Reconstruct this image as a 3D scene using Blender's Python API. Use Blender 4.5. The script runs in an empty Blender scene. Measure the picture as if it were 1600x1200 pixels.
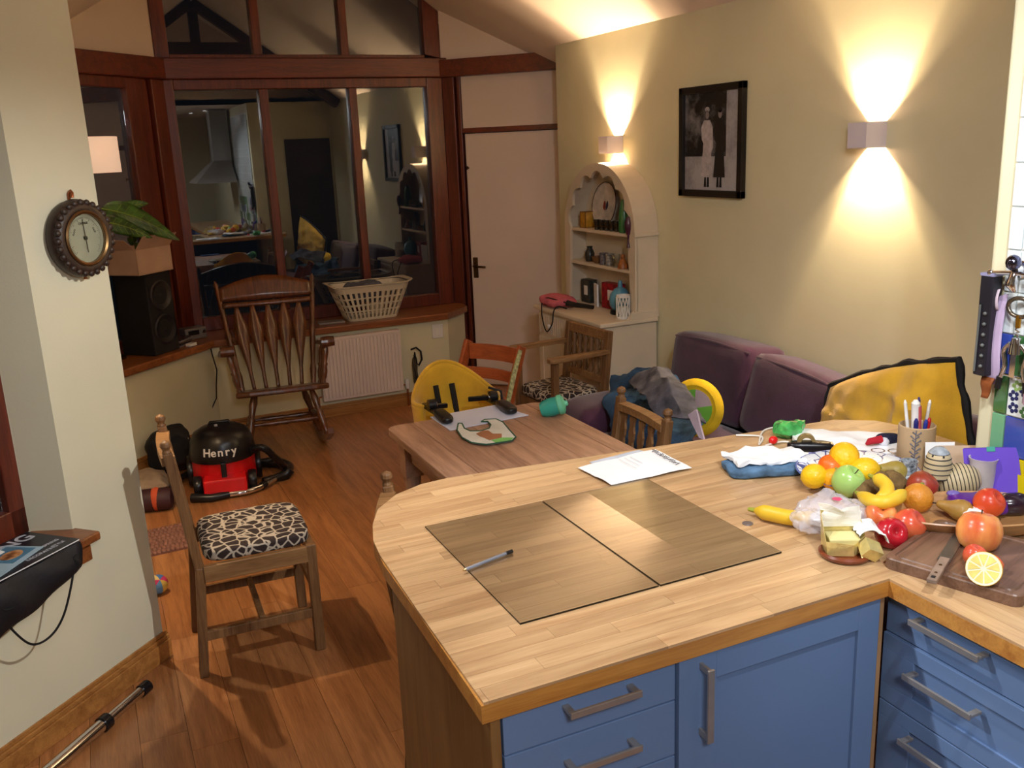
import bpy, bmesh, math, random
from mathutils import Vector as V, Matrix, noise, Euler
random.seed(7)
PI=math.pi
S=bpy.context.scene
COL=S.collection
# ---------------------------------------------------------------- camera
FPX=1434.11; YAW,PIT,ROL=0.426835,0.252771,-0.0422623; CH=1.8
def basis():
    f=V((math.sin(YAW)*math.cos(PIT),math.cos(YAW)*math.cos(PIT),-math.sin(PIT)))
    r=V((math.cos(YAW),-math.sin(YAW),0)); u=r.cross(f)
    r2=math.cos(ROL)*r+math.sin(ROL)*u; u2=-math.sin(ROL)*r+math.cos(ROL)*u
    return r2,u2,f
RT,UP,FW=basis()
cam=bpy.data.objects.new('camera',bpy.data.cameras.new('camera')); COL.objects.link(cam)
cam.data.sensor_width=36; cam.data.lens=FPX/1600*36; cam.data.clip_start=.05
m=Matrix.Identity(4)
for i in range(3): m[i][0]=RT[i]; m[i][1]=UP[i]; m[i][2]=-FW[i]
m[0][3],m[1][3],m[2][3]=0,0,CH
cam.matrix_world=m; S.camera=cam
# surveying helpers: where the line of sight through a photo pixel meets a real plane of the room
def ray(x,y): return RT*((x-800)/FPX)-UP*((y-600)/FPX)+FW
def atz(x,y,z): d=ray(x,y); return V((0,0,CH))+d*((z-CH)/d.z)
def atx(x,y,X): d=ray(x,y); return V((0,0,CH))+d*(X/d.x)
def aty(x,y,Y): d=ray(x,y); return V((0,0,CH))+d*(Y/d.y)
# ---------------------------------------------------------------- world, lights, exposure
w=bpy.data.worlds.new('night'); S.world=w; w.use_nodes=True
w.node_tree.nodes['Background'].inputs[0].default_value=(.0025,.003,.004,1)
w.node_tree.nodes['Background'].inputs[1].default_value=1.0
S.view_settings.view_transform='Standard'; S.view_settings.look='None'
S.view_settings.exposure=0; S.view_settings.gamma=1; S.view_settings.use_curve_mapping=False
WARM=(1,.74,.46); COOL=(1,.95,.91)
def light(kind,name,loc,power,col,target=None,**k):
    l=bpy.data.lights.new(name,kind); l.energy=power; l.color=col
    for a,b in k.items(): setattr(l,a,b)
    o=bpy.data.objects.new(name,l); COL.objects.link(o); o.location=loc
    if target is not None: o.rotation_euler=(V(target)-V(loc)).to_track_quat('-Z','Y').to_euler()
    return o
light('SPOT','spot_worktop',(.40,1.95,2.60),84,COOL,(1.35,1.35,.9),spot_size=math.radians(95),spot_blend=.6,shadow_soft_size=.03)
light('SPOT','spot_drawers',(-.60,1.90,2.40),95,(.85,.93,1),(1.42,.88,.66),spot_size=math.radians(30),spot_blend=.5,shadow_soft_size=.012)
light('SPOT','spot_tiles',(1.15,.55,2.38),60,(.92,.96,1),(1.9,1.35,1.2),spot_size=math.radians(80),spot_blend=.7,shadow_soft_size=.03)
light('SPOT','spot_pillar',(1.7,1.2,2.38),150,(1,.98,.94),(-.15,3.2,.75),spot_size=math.radians(52),spot_blend=.8,shadow_soft_size=.02)
light('AREA','kitchen_ceiling_light',(.2,-.5,2.40),46,(.95,.96,1),(.8,.6,0),shape='DISK',size=.6)
light('SPOT','fill_spot_living',(1.0,.9,2.38),72,(.93,.97,1),(2.6,3.6,.9),spot_size=math.radians(85),spot_blend=.9,shadow_soft_size=.05)  # added cool fill brightening the sofa wall, no fitting of its own
# ---------------------------------------------------------------- materials
MT={}
def lin(c): return tuple((x/12.92 if x<=.04045 else ((x+.055)/1.055)**2.4) for x in c)
def hexc(h): h=h.lstrip('#'); return lin(tuple(int(h[i:i+2],16)/255 for i in (0,2,4)))
class N:
    def __init__(s,name):
        s.m=bpy.data.materials.new(name); s.m.use_nodes=True; s.t=s.m.node_tree; s.b=s.t.nodes['Principled BSDF']
    def n(s,t,**k):
        x=s.t.nodes.new(t)
        for a,b in k.items():
            if a[0]=='_': setattr(x,a[1:],b)
            else: x.inputs[a].default_value=b
        return x
    def l(s,a,b): s.t.links.new(a,b)
def mat(name,c,rough=.5,metal=0,var=.12,scale=8,bump=.0,bscale=60,obj=0,stretch=None,emit=None,es=0,alpha=1,trans=0,sheen=0,coat=0,ior=1.45,dark=None):
    """generic procedural material: base colour + noise variation (+ per-object random) + fine bump"""
    if name in MT: return MT[name]
    if isinstance(c,str): c=hexc(c)
    a=N(name); b=a.b
    b.inputs['Roughness'].default_value=rough; b.inputs['Metallic'].default_value=metal
    b.inputs['IOR'].default_value=ior
    if trans: b.inputs['Transmission Weight'].default_value=trans
    if alpha<1: b.inputs['Alpha'].default_value=alpha
    if sheen: b.inputs['Sheen Weight'].default_value=sheen
    if coat: b.inputs['Coat Weight'].default_value=coat
    tc=a.n('ShaderNodeTexCoord'); mp=a.n('ShaderNodeMapping')
    if stretch: mp.inputs['Scale'].default_value=stretch
    a.l(tc.outputs['Object'],mp.inputs[0])
    no=a.n('ShaderNodeTexNoise',Scale=scale,Detail=5.0); a.l(mp.outputs[0],no.inputs['Vector'])
    rp=a.n('ShaderNodeValToRGB'); 
    d=dark if dark else tuple(x*(1-var*2) for x in c)
    if isinstance(d,str): d=hexc(d)
    hi=tuple(min(1,x*(1+var)) for x in c)
    rp.color_ramp.elements[0].position=.3; rp.color_ramp.elements[1].position=.7
    rp.color_ramp.elements[0].color=(*d,1); rp.color_ramp.elements[1].color=(*hi,1)
    a.l(no.outputs[0],rp.inputs[0]); out=rp.outputs[0]
    if obj:
        oi=a.n('ShaderNodeObjectInfo'); hs=a.n('ShaderNodeHueSaturation'); mr=a.n('ShaderNodeMapRange')
        mr.inputs['To Min'].default_value=1-obj; mr.inputs['To Max'].default_value=1+obj
        a.l(oi.outputs['Random'],mr.inputs[0]); a.l(mr.outputs[0],hs.inputs['Value']); a.l(out,hs.inputs['Color']); out=hs.outputs[0]
        ad=a.n('ShaderNodeVectorMath',_operation='SCALE'); ad.inputs[0].default_value=(37,11,5)
        a.l(oi.outputs['Random'],ad.inputs['Scale']); a.l(ad.outputs[0],mp.inputs['Location'])
    a.l(out,b.inputs['Base Color'])
    if bump:
        n2=a.n('ShaderNodeTexNoise',Scale=bscale,Detail=3.0); a.l(mp.outputs[0],n2.inputs['Vector'])
        bp=a.n('ShaderNodeBump',Strength=bump,Distance=.01); a.l(n2.outputs[0],bp.inputs['Height']); a.l(bp.outputs[0],b.inputs['Normal'])
    if emit: b.inputs['Emission Color'].default_value=(*emit,1); b.inputs['Emission Strength'].default_value=es
    MT[name]=a.m; return a.m
def wood(name,c1,c2,rough=.45,axis=1,obj=.0,scale=3,coat=0,fine=.5):
    """grain running along the given local axis, with rings, fine streaks and knots"""
    if name in MT: return MT[name]
    c1=hexc(c1) if isinstance(c1,str) else c1; c2=hexc(c2) if isinstance(c2,str) else c2
    a=N(name); b=a.b; b.inputs['Roughness'].default_value=rough
    if coat: b.inputs['Coat Weight'].default_value=coat; b.inputs['Coat Roughness'].default_value=.2
    tc=a.n('ShaderNodeTexCoord'); mp=a.n('ShaderNodeMapping')
    sc=[14,14,14]; sc[axis]=1.0; mp.inputs['Scale'].default_value=sc
    a.l(tc.outputs['Object'],mp.inputs[0])
    no=a.n('ShaderNodeTexNoise',Scale=scale,Detail=6.0,Distortion=.8); a.l(mp.outputs[0],no.inputs['Vector'])
    n3=a.n('ShaderNodeTexNoise',Scale=scale*7,Detail=3.0); a.l(mp.outputs[0],n3.inputs['Vector'])
    mx=a.n('ShaderNodeMath',_operation='MULTIPLY_ADD'); mx.inputs[1].default_value=fine; a.l(n3.outputs[0],mx.inputs[0]); a.l(no.outputs[0],mx.inputs[2])
    rp=a.n('ShaderNodeValToRGB'); e=rp.color_ramp.elements
    e[0].position=.45; e[1].position=1.05-.25*(1-fine); e[0].color=(*c2,1); e[1].color=(*c1,1)
    a.l(mx.outputs[0],rp.inputs[0]); out=rp.outputs[0]
    if obj:
        oi=a.n('ShaderNodeObjectInfo'); hs=a.n('ShaderNodeHueSaturation'); mr=a.n('ShaderNodeMapRange')
        mr.inputs['To Min'].default_value=1-obj; mr.inputs['To Max'].default_value=1+obj
        a.l(oi.outputs['Random'],mr.inputs[0]); a.l(mr.outputs[0],hs.inputs['Value']); a.l(out,hs.inputs['Color']); out=hs.outputs[0]
        ad=a.n('ShaderNodeVectorMath',_operation='SCALE'); ad.inputs[0].default_value=(37,41,5)
        a.l(oi.outputs['Random'],ad.inputs['Scale']); a.l(ad.outputs[0],mp.inputs['Location'])
    a.l(out,b.inputs['Base Color'])
    bp=a.n('ShaderNodeBump',Strength=.08,Distance=.004); a.l(mx.outputs[0],bp.inputs['Height']); a.l(bp.outputs[0],b.inputs['Normal'])
    MT[name]=a.m; return a.m
def giraffe():
    a=N('giraffe_print'); b=a.b; b.inputs['Roughness'].default_value=.85
    tc=a.n('ShaderNodeTexCoord'); nn=a.n('ShaderNodeTexNoise',Scale=9.0); a.l(tc.outputs['Object'],nn.inputs['Vector'])
    mx=a.n('ShaderNodeMix',_data_type='VECTOR'); mx.inputs[0].default_value=.05
    a.l(tc.outputs['Object'],mx.inputs[4]); a.l(nn.outputs['Color'],mx.inputs[5])
    vo=a.n('ShaderNodeTexVoronoi',Scale=27.0,_feature='DISTANCE_TO_EDGE'); a.l(mx.outputs[1],vo.inputs['Vector'])
    rp=a.n('ShaderNodeValToRGB'); rp.color_ramp.elements[0].position=.06; rp.color_ramp.elements[1].position=.09
    rp.color_ramp.elements[0].color=(*hexc('#b5aa9a'),1); rp.color_ramp.elements[1].color=(*hexc('#2a1d1c'),1)
    a.l(vo.outputs[0],rp.inputs[0]); a.l(rp.outputs[0],b.inputs['Base Color']); return a.m
GIR=giraffe()
WALL=mat('cream_wall_paint','#dbd4b2',.75,var=.03,scale=2,bump=.03,bscale=150)
WALLP=mat('pillar_wall_paint','#dedac0',.7,var=.03,scale=2,bump=.03,bscale=150)
CEIL=mat('ceiling_paint','#e6d3c2',.85,var=.03,scale=2)
PINKW=mat('off_white_door_paint','#dcc8ba',.55,var=.03,scale=2)
FRAME=wood('window_redwood','#6a2814','#3c120a',.4,axis=2,scale=2,coat=.2)
FRAMEH=wood('window_redwood_rail','#6a2814','#3c120a',.4,axis=0,scale=2,coat=.2)
SILLW=wood('varnished_pine_sill','#96592e','#643418',.4,axis=0,scale=2,coat=.3)
SKIRT=wood('varnished_oak_skirting','#b98245','#8a5526',.4,axis=0,scale=2,coat=.2)
PLANK=wood('floor_plank_varnish','#b57c4c','#86522e',.33,axis=1,obj=.13,scale=2.2,coat=.25)
STAVE=wood('worktop_oak_stave','#cfac80','#a9825a',.33,axis=0,obj=.10,scale=2.0,coat=.15,fine=.35)
EDGE=wood('worktop_oiled_edge','#c98f42','#a4682a',.35,axis=0,scale=2.5,coat=.2)
OAKP=wood('oak_end_panel','#8f6a3c','#6d4a25',.45,axis=2,scale=1.5)
CHW=wood('chair_worn_oak','#86613c','#563821',.5,axis=2,scale=3)
CHWH=wood('chair_worn_oak_rail','#9a744a','#6a4728',.5,axis=0,scale=3)
TABW=wood('pine_table_top','#b08a70','#7e5945',.45,axis=1,obj=.08,scale=2)
ROCK=wood('rocker_dark_varnish','#6b3a1c','#341808',.3,axis=2,scale=3,coat=.5)
STK=wood('high_chair_beech','#b0582c','#833a1a',.35,axis=0,scale=2,coat=.3)
BLUE=mat('blue_cabinet_paint','#6680a8',.42,var=.02,scale=3)
STEEL=mat('brushed_nickel','#b5aea6',.38,.75,var=.05,scale=30)
CHROME=mat('chrome','#d8d8de',.08,1,var=.02)
DRES=mat('cream_dresser_paint','#d8c8b0',.5,var=.04,scale=4)
PURP=mat('purple_sofa_cloth','#43203b',.9,var=.15,scale=9,bump=.25,bscale=300,sheen=.3)
YEL=mat('mustard_yellow_cloth','#d3a326',.9,var=.12,scale=7,bump=.2,bscale=250,sheen=.2)
BLK=mat('black_plastic','#151418',.3,var=.1)
BLKM=mat('black_matt','#121114',.8,var=.1)
WHT=mat('white_paper','#eef0f2',.6,var=.02)
WHP=mat('white_plastic','#e6e2da',.4,var=.03)
REDP=mat('red_plastic','#d8161c',.3,var=.06,coat=.3)
def glassmat(name,c=(1,1,1),rough=0,ior=1.5):
    if name in MT: return MT[name]
    a=N(name); b=a.b; b.inputs['Base Color'].default_value=(*c,1); b.inputs['Roughness'].default_value=rough
    b.inputs['Transmission Weight'].default_value=1; b.inputs['IOR'].default_value=ior
    MT[name]=a.m; return a.m
PANE=glassmat('window_glass',(.9,.95,.95),0,1.95)
CLEAR=glassmat('clear_glass',(.93,.97,.94))
# ---------------------------------------------------------------- mesh builder
class B:
    def __init__(s): s.b=bmesh.new(); s.mi=0
    def _new(s,vs,M=None):
        if M is not None: bmesh.ops.transform(s.b,matrix=M,verts=vs)
    def box(s,lo,hi,M=None):
        lo=V(lo);hi=V(hi); c=(lo+hi)/2; d=hi-lo
        r=bmesh.ops.create_cube(s.b,size=1,matrix=Matrix.Translation(c)@Matrix.Diagonal((d.x,d.y,d.z,1)))
        s._new(r['verts'],M); return s
    def beam(s,p,q,w,h,up=(0,0,1)):
        p=V(p);q=V(q); z=(q-p); L=z.length; z.normalize(); x=V(up).cross(z)
        if x.length<1e-4: x=V((1,0,0))
        x.normalize(); y=z.cross(x); M=Matrix((x,y,z)).transposed().to_4x4(); M.translation=(p+q)/2
        bmesh.ops.create_cube(s.b,size=1,matrix=M@Matrix.Diagonal((w,h,L,1))); return s
    def prism(s,pts,z0,z1,M=None):
        v0=[s.b.verts.new((p[0],p[1],z0)) for p in pts]; v1=[s.b.verts.new((p[0],p[1],z1)) for p in pts]
        n=len(pts); s.b.faces.new(v0[::-1]); s.b.faces.new(v1)
        for i in range(n): s.b.faces.new((v0[i],v0[(i+1)%n],v1[(i+1)%n],v1[i]))
        s._new(v0+v1,M); return s
    def lathe(s,prof,seg=24,M=None,sx=1,sy=1,closed=True,jit=0):
        rings=[]
        for r,z in prof:
            if r<1e-6: rings.append([s.b.verts.new((0,0,z))])
            else: rings.append([s.b.verts.new((r*sx*math.cos(2*PI*i/seg)*(1+jit*math.sin(3*i*2*PI/seg)),r*sy*math.sin(2*PI*i/seg),z)) for i in range(seg)])
        for a,b in zip(rings,rings[1:]):
            for i in range(seg):
                j=(i+1)%seg
                if len(a)==1 and len(b)==1: continue
                if len(a)==1: s.b.faces.new((a[0],b[j],b[i]))
                elif len(b)==1: s.b.faces.new((a[i],a[j],b[0]))
                else: s.b.faces.new((a[i],a[j],b[j],b[i]))
        s._new([v for r in rings for v in r],M); return s
    def tube(s,pts,r,seg=8,cap=True):
        pts=[V(p) for p in pts]; n=len(pts); rings=[]; rr=r if isinstance(r,(list,tuple)) else [r]*n
        up=V((0,0,1)); t0=(pts[1]-pts[0]).normalized()
        if abs(t0.z)>.9: up=V((1,0,0))
        for i in range(n):
            t=(pts[min(i+1,n-1)]-pts[max(i-1,0)]).normalized(); x=up.cross(t)
            if x.length<1e-3: x=V((0,1,0)).cross(t)
            x.normalize(); y=t.cross(x); up=y
            rings.append([s.b.verts.new(pts[i]+(x*math.cos(2*PI*k/seg)+y*math.sin(2*PI*k/seg))*rr[i]) for k in range(seg)])
        for a,b in zip(rings,rings[1:]):
            for i in range(seg): s.b.faces.new((a[i],a[(i+1)%seg],b[(i+1)%seg],b[i]))
        if cap: s.b.faces.new(rings[0][::-1]); s.b.faces.new(rings[-1])
        return s
    def ball(s,c,r,sub=3,M=None,scale=(1,1,1)):
        R=bmesh.ops.create_icosphere(s.b,subdivisions=sub,radius=r,matrix=Matrix.Translation(c)@Matrix.Diagonal((*scale,1)))
        s._new(R['verts'],M); return s
    def pad(s,lo,hi,e=4,n=8,puff=0,M=None):
        """rounded cushion: superellipsoid between two corners"""
        lo=V(lo);hi=V(hi);c=(lo+hi)/2;h=(hi-lo)/2
        n+=1; D={}; vs=[]
        def gv(p):
            k=tuple(round(q*1000) for q in p)
            if k not in D: D[k]=s.b.verts.new(p); vs.append(D[k])
            return D[k]
        for ax in range(3):
            for sg in (-1,1):
                for i in range(n):
                    for j in range(n):
                        q=[]
                        for di,dj in ((0,0),(1,0),(1,1),(0,1)):
                            t=[0,0,0]; t[ax]=sg; t[(ax+1)%3]=-1+2*(i+di)/n; t[(ax+2)%3]=-1+2*(j+dj)/n; q.append(gv(t))
                        s.b.faces.new(q if sg>0 else q[::-1])
        for v in vs:
            p=v.co; L=(abs(p.x)**e+abs(p.y)**e+abs(p.z)**e)**(1/e); q=p/L
            if puff: q=V((q.x*(1+puff*math.cos(p.y*PI/2)*math.cos(p.z*PI/2)),q.y*(1+puff*math.cos(p.x*PI/2)*math.cos(p.z*PI/2)),q.z*(1+puff*math.cos(p.y*PI/2)*math.cos(p.x*PI/2))))
            v.co=V((c.x+q.x*h.x,c.y+q.y*h.y,c.z+q.z*h.z))
        s._new(vs,M); return s
    def grid(s,f,nu,nv,th=0,M=None):
        """sheet from f(u,v), with thickness th along -z"""
        top=[[s.b.verts.new(f(i/nu,j/nv)) for j in range(nv+1)] for i in range(nu+1)]
        for i in range(nu):
            for j in range(nv): s.b.faces.new((top[i][j],top[i+1][j],top[i+1][j+1],top[i][j+1]))
        allv=[v for r in top for v in r]
        if th:
            bot=[[s.b.verts.new(v.co-V((0,0,th))) for v in r] for r in top]
            for i in range(nu):
                for j in range(nv): s.b.faces.new((bot[i][j+1],bot[i+1][j+1],bot[i+1][j],bot[i][j]))
            for i in range(nu):
                s.b.faces.new((top[i][0],bot[i][0],bot[i+1][0],top[i+1][0])); s.b.faces.new((top[i+1][nv],bot[i+1][nv],bot[i][nv],top[i][nv]))
            for j in range(nv):
                s.b.faces.new((top[0][j+1],bot[0][j+1],bot[0][j],top[0][j])); s.b.faces.new((top[nu][j],bot[nu][j],bot[nu][j+1],top[nu][j+1]))
            allv+=[v for r in bot for v in r]
        s._new(allv,M); return s
    def rough(s,amp,sc,seed=0,floor=None):
        for v in s.b.verts:
            v.co+=noise.noise_vector(v.co*sc+V((seed,seed*2.3,seed*.7)))*amp
            if floor is not None and v.co.z<floor: v.co.z=floor
        return s
    def done(s,name,m,parent=None,smooth=None,bevel=0,sub=0,seg=2):
        me=bpy.data.meshes.new(name); bmesh.ops.recalc_face_normals(s.b,faces=s.b.faces); s.b.to_mesh(me); s.b.free()
        for x in (m if isinstance(m,(list,tuple)) else [m]): me.materials.append(x)
        o=bpy.data.objects.new(name,me); COL.objects.link(o)
        if parent: o.parent=parent
        if smooth: 
            for p in me.polygons: p.use_smooth=True
            me.set_sharp_from_angle(angle=math.radians(48))
        if bevel:
            md=o.modifiers.new('bevel','BEVEL'); md.width=bevel; md.segments=seg; md.limit_method='ANGLE'; md.angle_limit=math.radians(40)
        if sub:
            md=o.modifiers.new('sub','SUBSURF'); md.levels=sub; md.render_levels=sub
        return o
def thing(name,label,cat,loc=(0,0,0),rz=0,group=None):
    o=bpy.data.objects.new(name,None); COL.objects.link(o); o.location=loc; o.rotation_euler=(0,0,rz) if not isinstance(rz,tuple) else rz
    o['label']=label; o['category']=cat; o.empty_display_size=.05
    if group: o['group']=group
    return o
def tag(o,label,cat,group=None,kind=None):
    o['label']=label; o['category']=cat
    if group: o['group']=group
    if kind: o['kind']=kind
    return o
def struct(o): o['kind']='structure'; return o
def place(o,loc,rz=0):
    """set a one-mesh thing at its spot"""
    o.location=loc; o.rotation_euler=rz if isinstance(rz,tuple) else (0,0,rz); return o
def copy_tree(o,parent=None):
    c=o.copy(); COL.objects.link(c); c.parent=parent
    for ch in list(o.children): copy_tree(ch,c)
    return c
def text_mesh(name,txt,size,m,parent,M,ext=.0005,sx=1):
    cu=bpy.data.curves.new('t','FONT'); cu.body=txt; cu.size=size; cu.extrude=ext; cu.align_x='CENTER'; cu.align_y='CENTER'; cu.offset=size*.02
    t=bpy.data.objects.new('t',cu); COL.objects.link(t); dg=bpy.context.evaluated_depsgraph_get()
    me=bpy.data.meshes.new_from_object(t.evaluated_get(dg)); bpy.data.objects.remove(t); bpy.data.curves.remove(cu)
    me.transform(M@Matrix.Diagonal((sx,1,1,1))); me.name=name; me.materials.clear(); me.materials.append(m)
    o=bpy.data.objects.new(name,me); COL.objects.link(o); o.parent=parent; return o
def T(x,y,z): return Matrix.Translation((x,y,z))
def RX(a): return Matrix.Rotation(a,4,'X')
def RY(a): return Matrix.Rotation(a,4,'Y')
def RZ(a): return Matrix.Rotation(a,4,'Z')
# ================================================================ SETTING
R45=RZ(math.radians(45)); P0=T(.062,3.377,0)@R45       # frame of the angled wall on the left: x towards its free end, y into the wall
def slab(name,pts,th,m,parent=None):
    """flat wall piece: polygon in 3-D given thickness vector"""
    b=bmesh.new(); th=V(th); a=[b.verts.new(p) for p in pts]; c=[b.verts.new(V(p)+th) for p in pts]; n=len(pts)
    b.faces.new(a); b.faces.new(c[::-1])
    for i in range(n): b.faces.new((a[i],c[i],c[(i+1)%n],a[(i+1)%n]))
    x=B(); x.b.free(); x.b=b; return x.done(name,m,parent)
floor=struct(B().box((-2.1,-2.3,-.06),(3.6,6.75,-.012)).done('floor',BLKM))
def planks():
    W=.146; x0=.083-15*W; k=0
    for i in range(38):
        xa=x0+i*W; xb=xa+W
        if xb<-2.05 or xa>3.5: continue
        y=-2.25-random.random()*1.2
        while y<6.7:
            L=1.75; ya,yb=max(y,-2.25),min(y+L,6.72)
            if yb-ya>.05:
                B().box((xa+.0006,ya+.0006,-.012),(xb-.0006,yb-.0006,0)).done('plank',PLANK,floor)
            y+=L
planks()
# pillar wall (45 degrees) with a window opening and splayed reveal
wl=B()
wl.prism([(0,0),(0,.2),(-.42,.2),(-.37,.13),(-.32,0)],0,2.6,P0)
wl.prism([(-.32,0),(-.37,.13),(-.42,.2),(-1.6,.2),(-1.6,0)],0,.6,P0)
wl.prism([(-.32,0),(-.37,.13),(-.42,.2),(-1.6,.2),(-1.6,0)],2.2,2.6,P0)
wl.box((-2.95,0,0),(-1.6,.2,2.6),P0)
struct(wl.done('wall_left',WALLP))
struct(B().box((-.12,.2,0),(0,.62,2.6),P0).box((0,0,0),(.12,1.42,2.6),T(-.48,3.82,0)).done('wall_back_left',WALL))
def skirt_profile(b,x0,x1,M,t=.018,h=.105):
    # stepped and moulded board along local x, face towards -y
    b.box((x0,-t,0),(x1,0,h*.68),M).box((x0,-t*.72,h*.68),(x1,0,h*.84),M).box((x0,-t*.42,h*.84),(x1,0,h),M); return b
struct(skirt_profile(B(),-2.8,.018,P0).box((0,0,0),(.018,.2,.072),P0).done('baseboard_left',SKIRT,bevel=.003))
sl=B().box((-1.6,-.10,.62),(-.305,.13,.65),P0).done('sill_board',SILLW,bevel=.006)
ap=B().box((-1.6,-.072,.555),(-.325,0,.62),P0).done('apron',SILLW,bevel=.004)
w2=struct(B().box((-.43,.13,.65),(-.37,.2,2.2),P0).box((-1.6,.13,.65),(-1.53,.2,2.2),P0).box((-1.6,.13,.65),(-.37,.2,.74),P0).box((-1.6,.13,2.12),(-.37,.2,2.2),P0).box((-1.02,.135,.7),(-.96,.195,2.15),P0).done('window_2',FRAME,bevel=.004))
sl.parent=w2; ap.parent=w2
g=B().box((-1.53,.16,.74),(-.43,.166,2.12),P0).done('pane',PANE,w2)
# long sofa wall, wall stub with tiles, kitchen shell
struct(B().box((3.0,1.52,0),(3.1,5.68,2.44)).box((3.1,5.58,0),(3.5,5.68,2.3)).done('wall_right',WALL))
wt=B().box((1.99,-2.3,0),(2.14,1.54,2.44)).done('wall_tiled',WALL,bevel=.014,seg=4); struct(wt)
struct(B().box((2.14,1.42,0),(3.0,1.52,2.44)).done('wall_sofa_end',WALL))
struct(B().box((-2.1,-2.4,0),(2.14,-2.3,2.44)).done('wall_back',WALLP))
struct(B().box((-2.1,-2.3,0),(-2.0,1.33,2.44)).done('wall_kitchen_left',WALLP))
ce=B()
ce.box((-2.1,-2.4,2.44),(3.1,1.2,2.5)); ce.box((-2.1,1.2,2.44),(-.13,6.2,2.5))
struct(ce.done('ceiling',CEIL))
def zc(x): return 2.434+.71*(3-x) if x>1.437 else 3.543-.707*(1.437-x)
struct(slab('ceiling_slope_right',[(1.437,1.2,zc(1.44)),(3.5,1.2,zc(3.5)),(3.5,6.8,zc(3.5)),(1.437,6.8,zc(1.44))],(0,0,.06),CEIL))
struct(slab('ceiling_slope_left',[(-.13,1.2,2.434),(1.437,1.2,3.543),(1.437,6.8,3.543),(-.13,6.8,2.434)],(0,0,.06),CEIL))
struct(slab('wall_gable',[(-.13,1.2,2.44),(3.0,1.2,2.44),(1.437,1.2,3.55)],(0,-.08,0),CEIL))
# roof truss above the room (mirrored in the upper panes)
TRW=wood('dark_truss_timber','#3a1a10','#200c07',.5,axis=0,scale=2)
for yt_ in (2.0,):
    struct(B().box((.72,yt_-.05,2.93),(2.15,yt_+.05,3.06)).beam((-.1,yt_,zc(-.1)-.07),(1.437,yt_,3.475),.10,.12,up=(0,1,0)).beam((2.98,yt_,zc(2.98)-.07),(1.437,yt_,3.475),.10,.12,up=(0,1,0)).box((1.39,yt_-.045,3.06),(1.49,yt_+.045,3.45)).done('trim_4' if yt_<3 else 'trim_5',TRW))
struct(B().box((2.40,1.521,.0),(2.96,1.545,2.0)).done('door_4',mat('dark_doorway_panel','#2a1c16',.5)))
# box under the window seat, sill, skirting
fr=[(-.40,5.17),(.67,6.24),(2.34,6.24),(2.57,6.45),(2.62,6.5),(2.62,6.66),(.5,6.66),(-.6,5.56)]
struct(B().prism([(-.36,5.21),(.67,6.24),(2.34,6.24),(2.55,6.43),(2.55,6.66),(.5,6.66),(-.58,5.58)],0,.60).done('wall_window',WALL))
struct(B().prism([(-.36,5.15),(.68,6.19),(2.325,6.19),(2.56,6.385),(2.6,6.66),(.5,6.66),(-.58,5.58)],.602,.65).done('sill_1',SILLW,bevel=.008))
MR=T(.67,6.24,0)
bb=B(); skirt_profile(bb,0,1.67,MR,h=.09); skirt_profile(bb,-1.45,.01,MR@R45,h=.09); skirt_profile(bb,0,.26,T(2.34,6.24,0)@RZ(math.radians(42)),h=.09)
struct(bb.done('baseboard_window',SKIRT,bevel=.003))
# centre window
Y0,Y1=6.57,6.66
w1=struct(B().box((.58,Y0,.65),(.67,Y1,2.31)).box((2.41,Y0,.65),(2.53,Y1,2.31)).box((.67,Y0,.65),(2.41,Y1,.74)).box((.67,Y0,2.245),(2.41,Y1,2.31)).done('window_1',FRAME,bevel=.005))
for a,b_ in ((1.212,1.272),(1.832,1.887)):
    B().box((a,Y0,.74),(b_,Y1,2.245)).done('mullion',FRAME,w1,bevel=.006)
B().box((.47,6.53,2.31),(2.56,Y1,2.44)).done('beam',FRAMEH,w1,bevel=.006)
for x in (.67,1.272,1.887):
    x2={.67:1.212,1.272:1.832,1.887:2.41}[x]
    B().box((x,6.62,.74),(x2,6.626,2.245)).done('pane',PANE,w1)
# window in the gable above the beam
w3=B().box((.58,Y0,2.44),(.67,Y1,2.95)).box((.67,Y0,2.44),(2.41,Y1,2.465))
w3.prism([(2.41,2.465),(2.53,2.44),(2.53,2.76),(2.41,2.845)],-Y1,-Y0,RX(PI/2))
w3=struct(w3.done('window_3',FRAME,bevel=.005))
for a,b_ in ((1.205,1.262),(1.80,1.855)): B().box((a,Y0,2.46),(b_,Y1,zc(a)-.01)).done('mullion',FRAME,w3,bevel=.005)
for x,x2 in ((.67,1.205),(1.262,1.80),(1.855,2.41)):
    slab('pane',[(x,6.62,2.46),(x2,6.62,2.46),(x2,6.62,zc(x2)),(1.437,6.62,3.54) if x<1.437<x2 else ((x+x2)/2,6.62,zc((x+x2)/2)),(x,6.62,zc(x))],(0,.006,0),PANE,w3)
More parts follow.
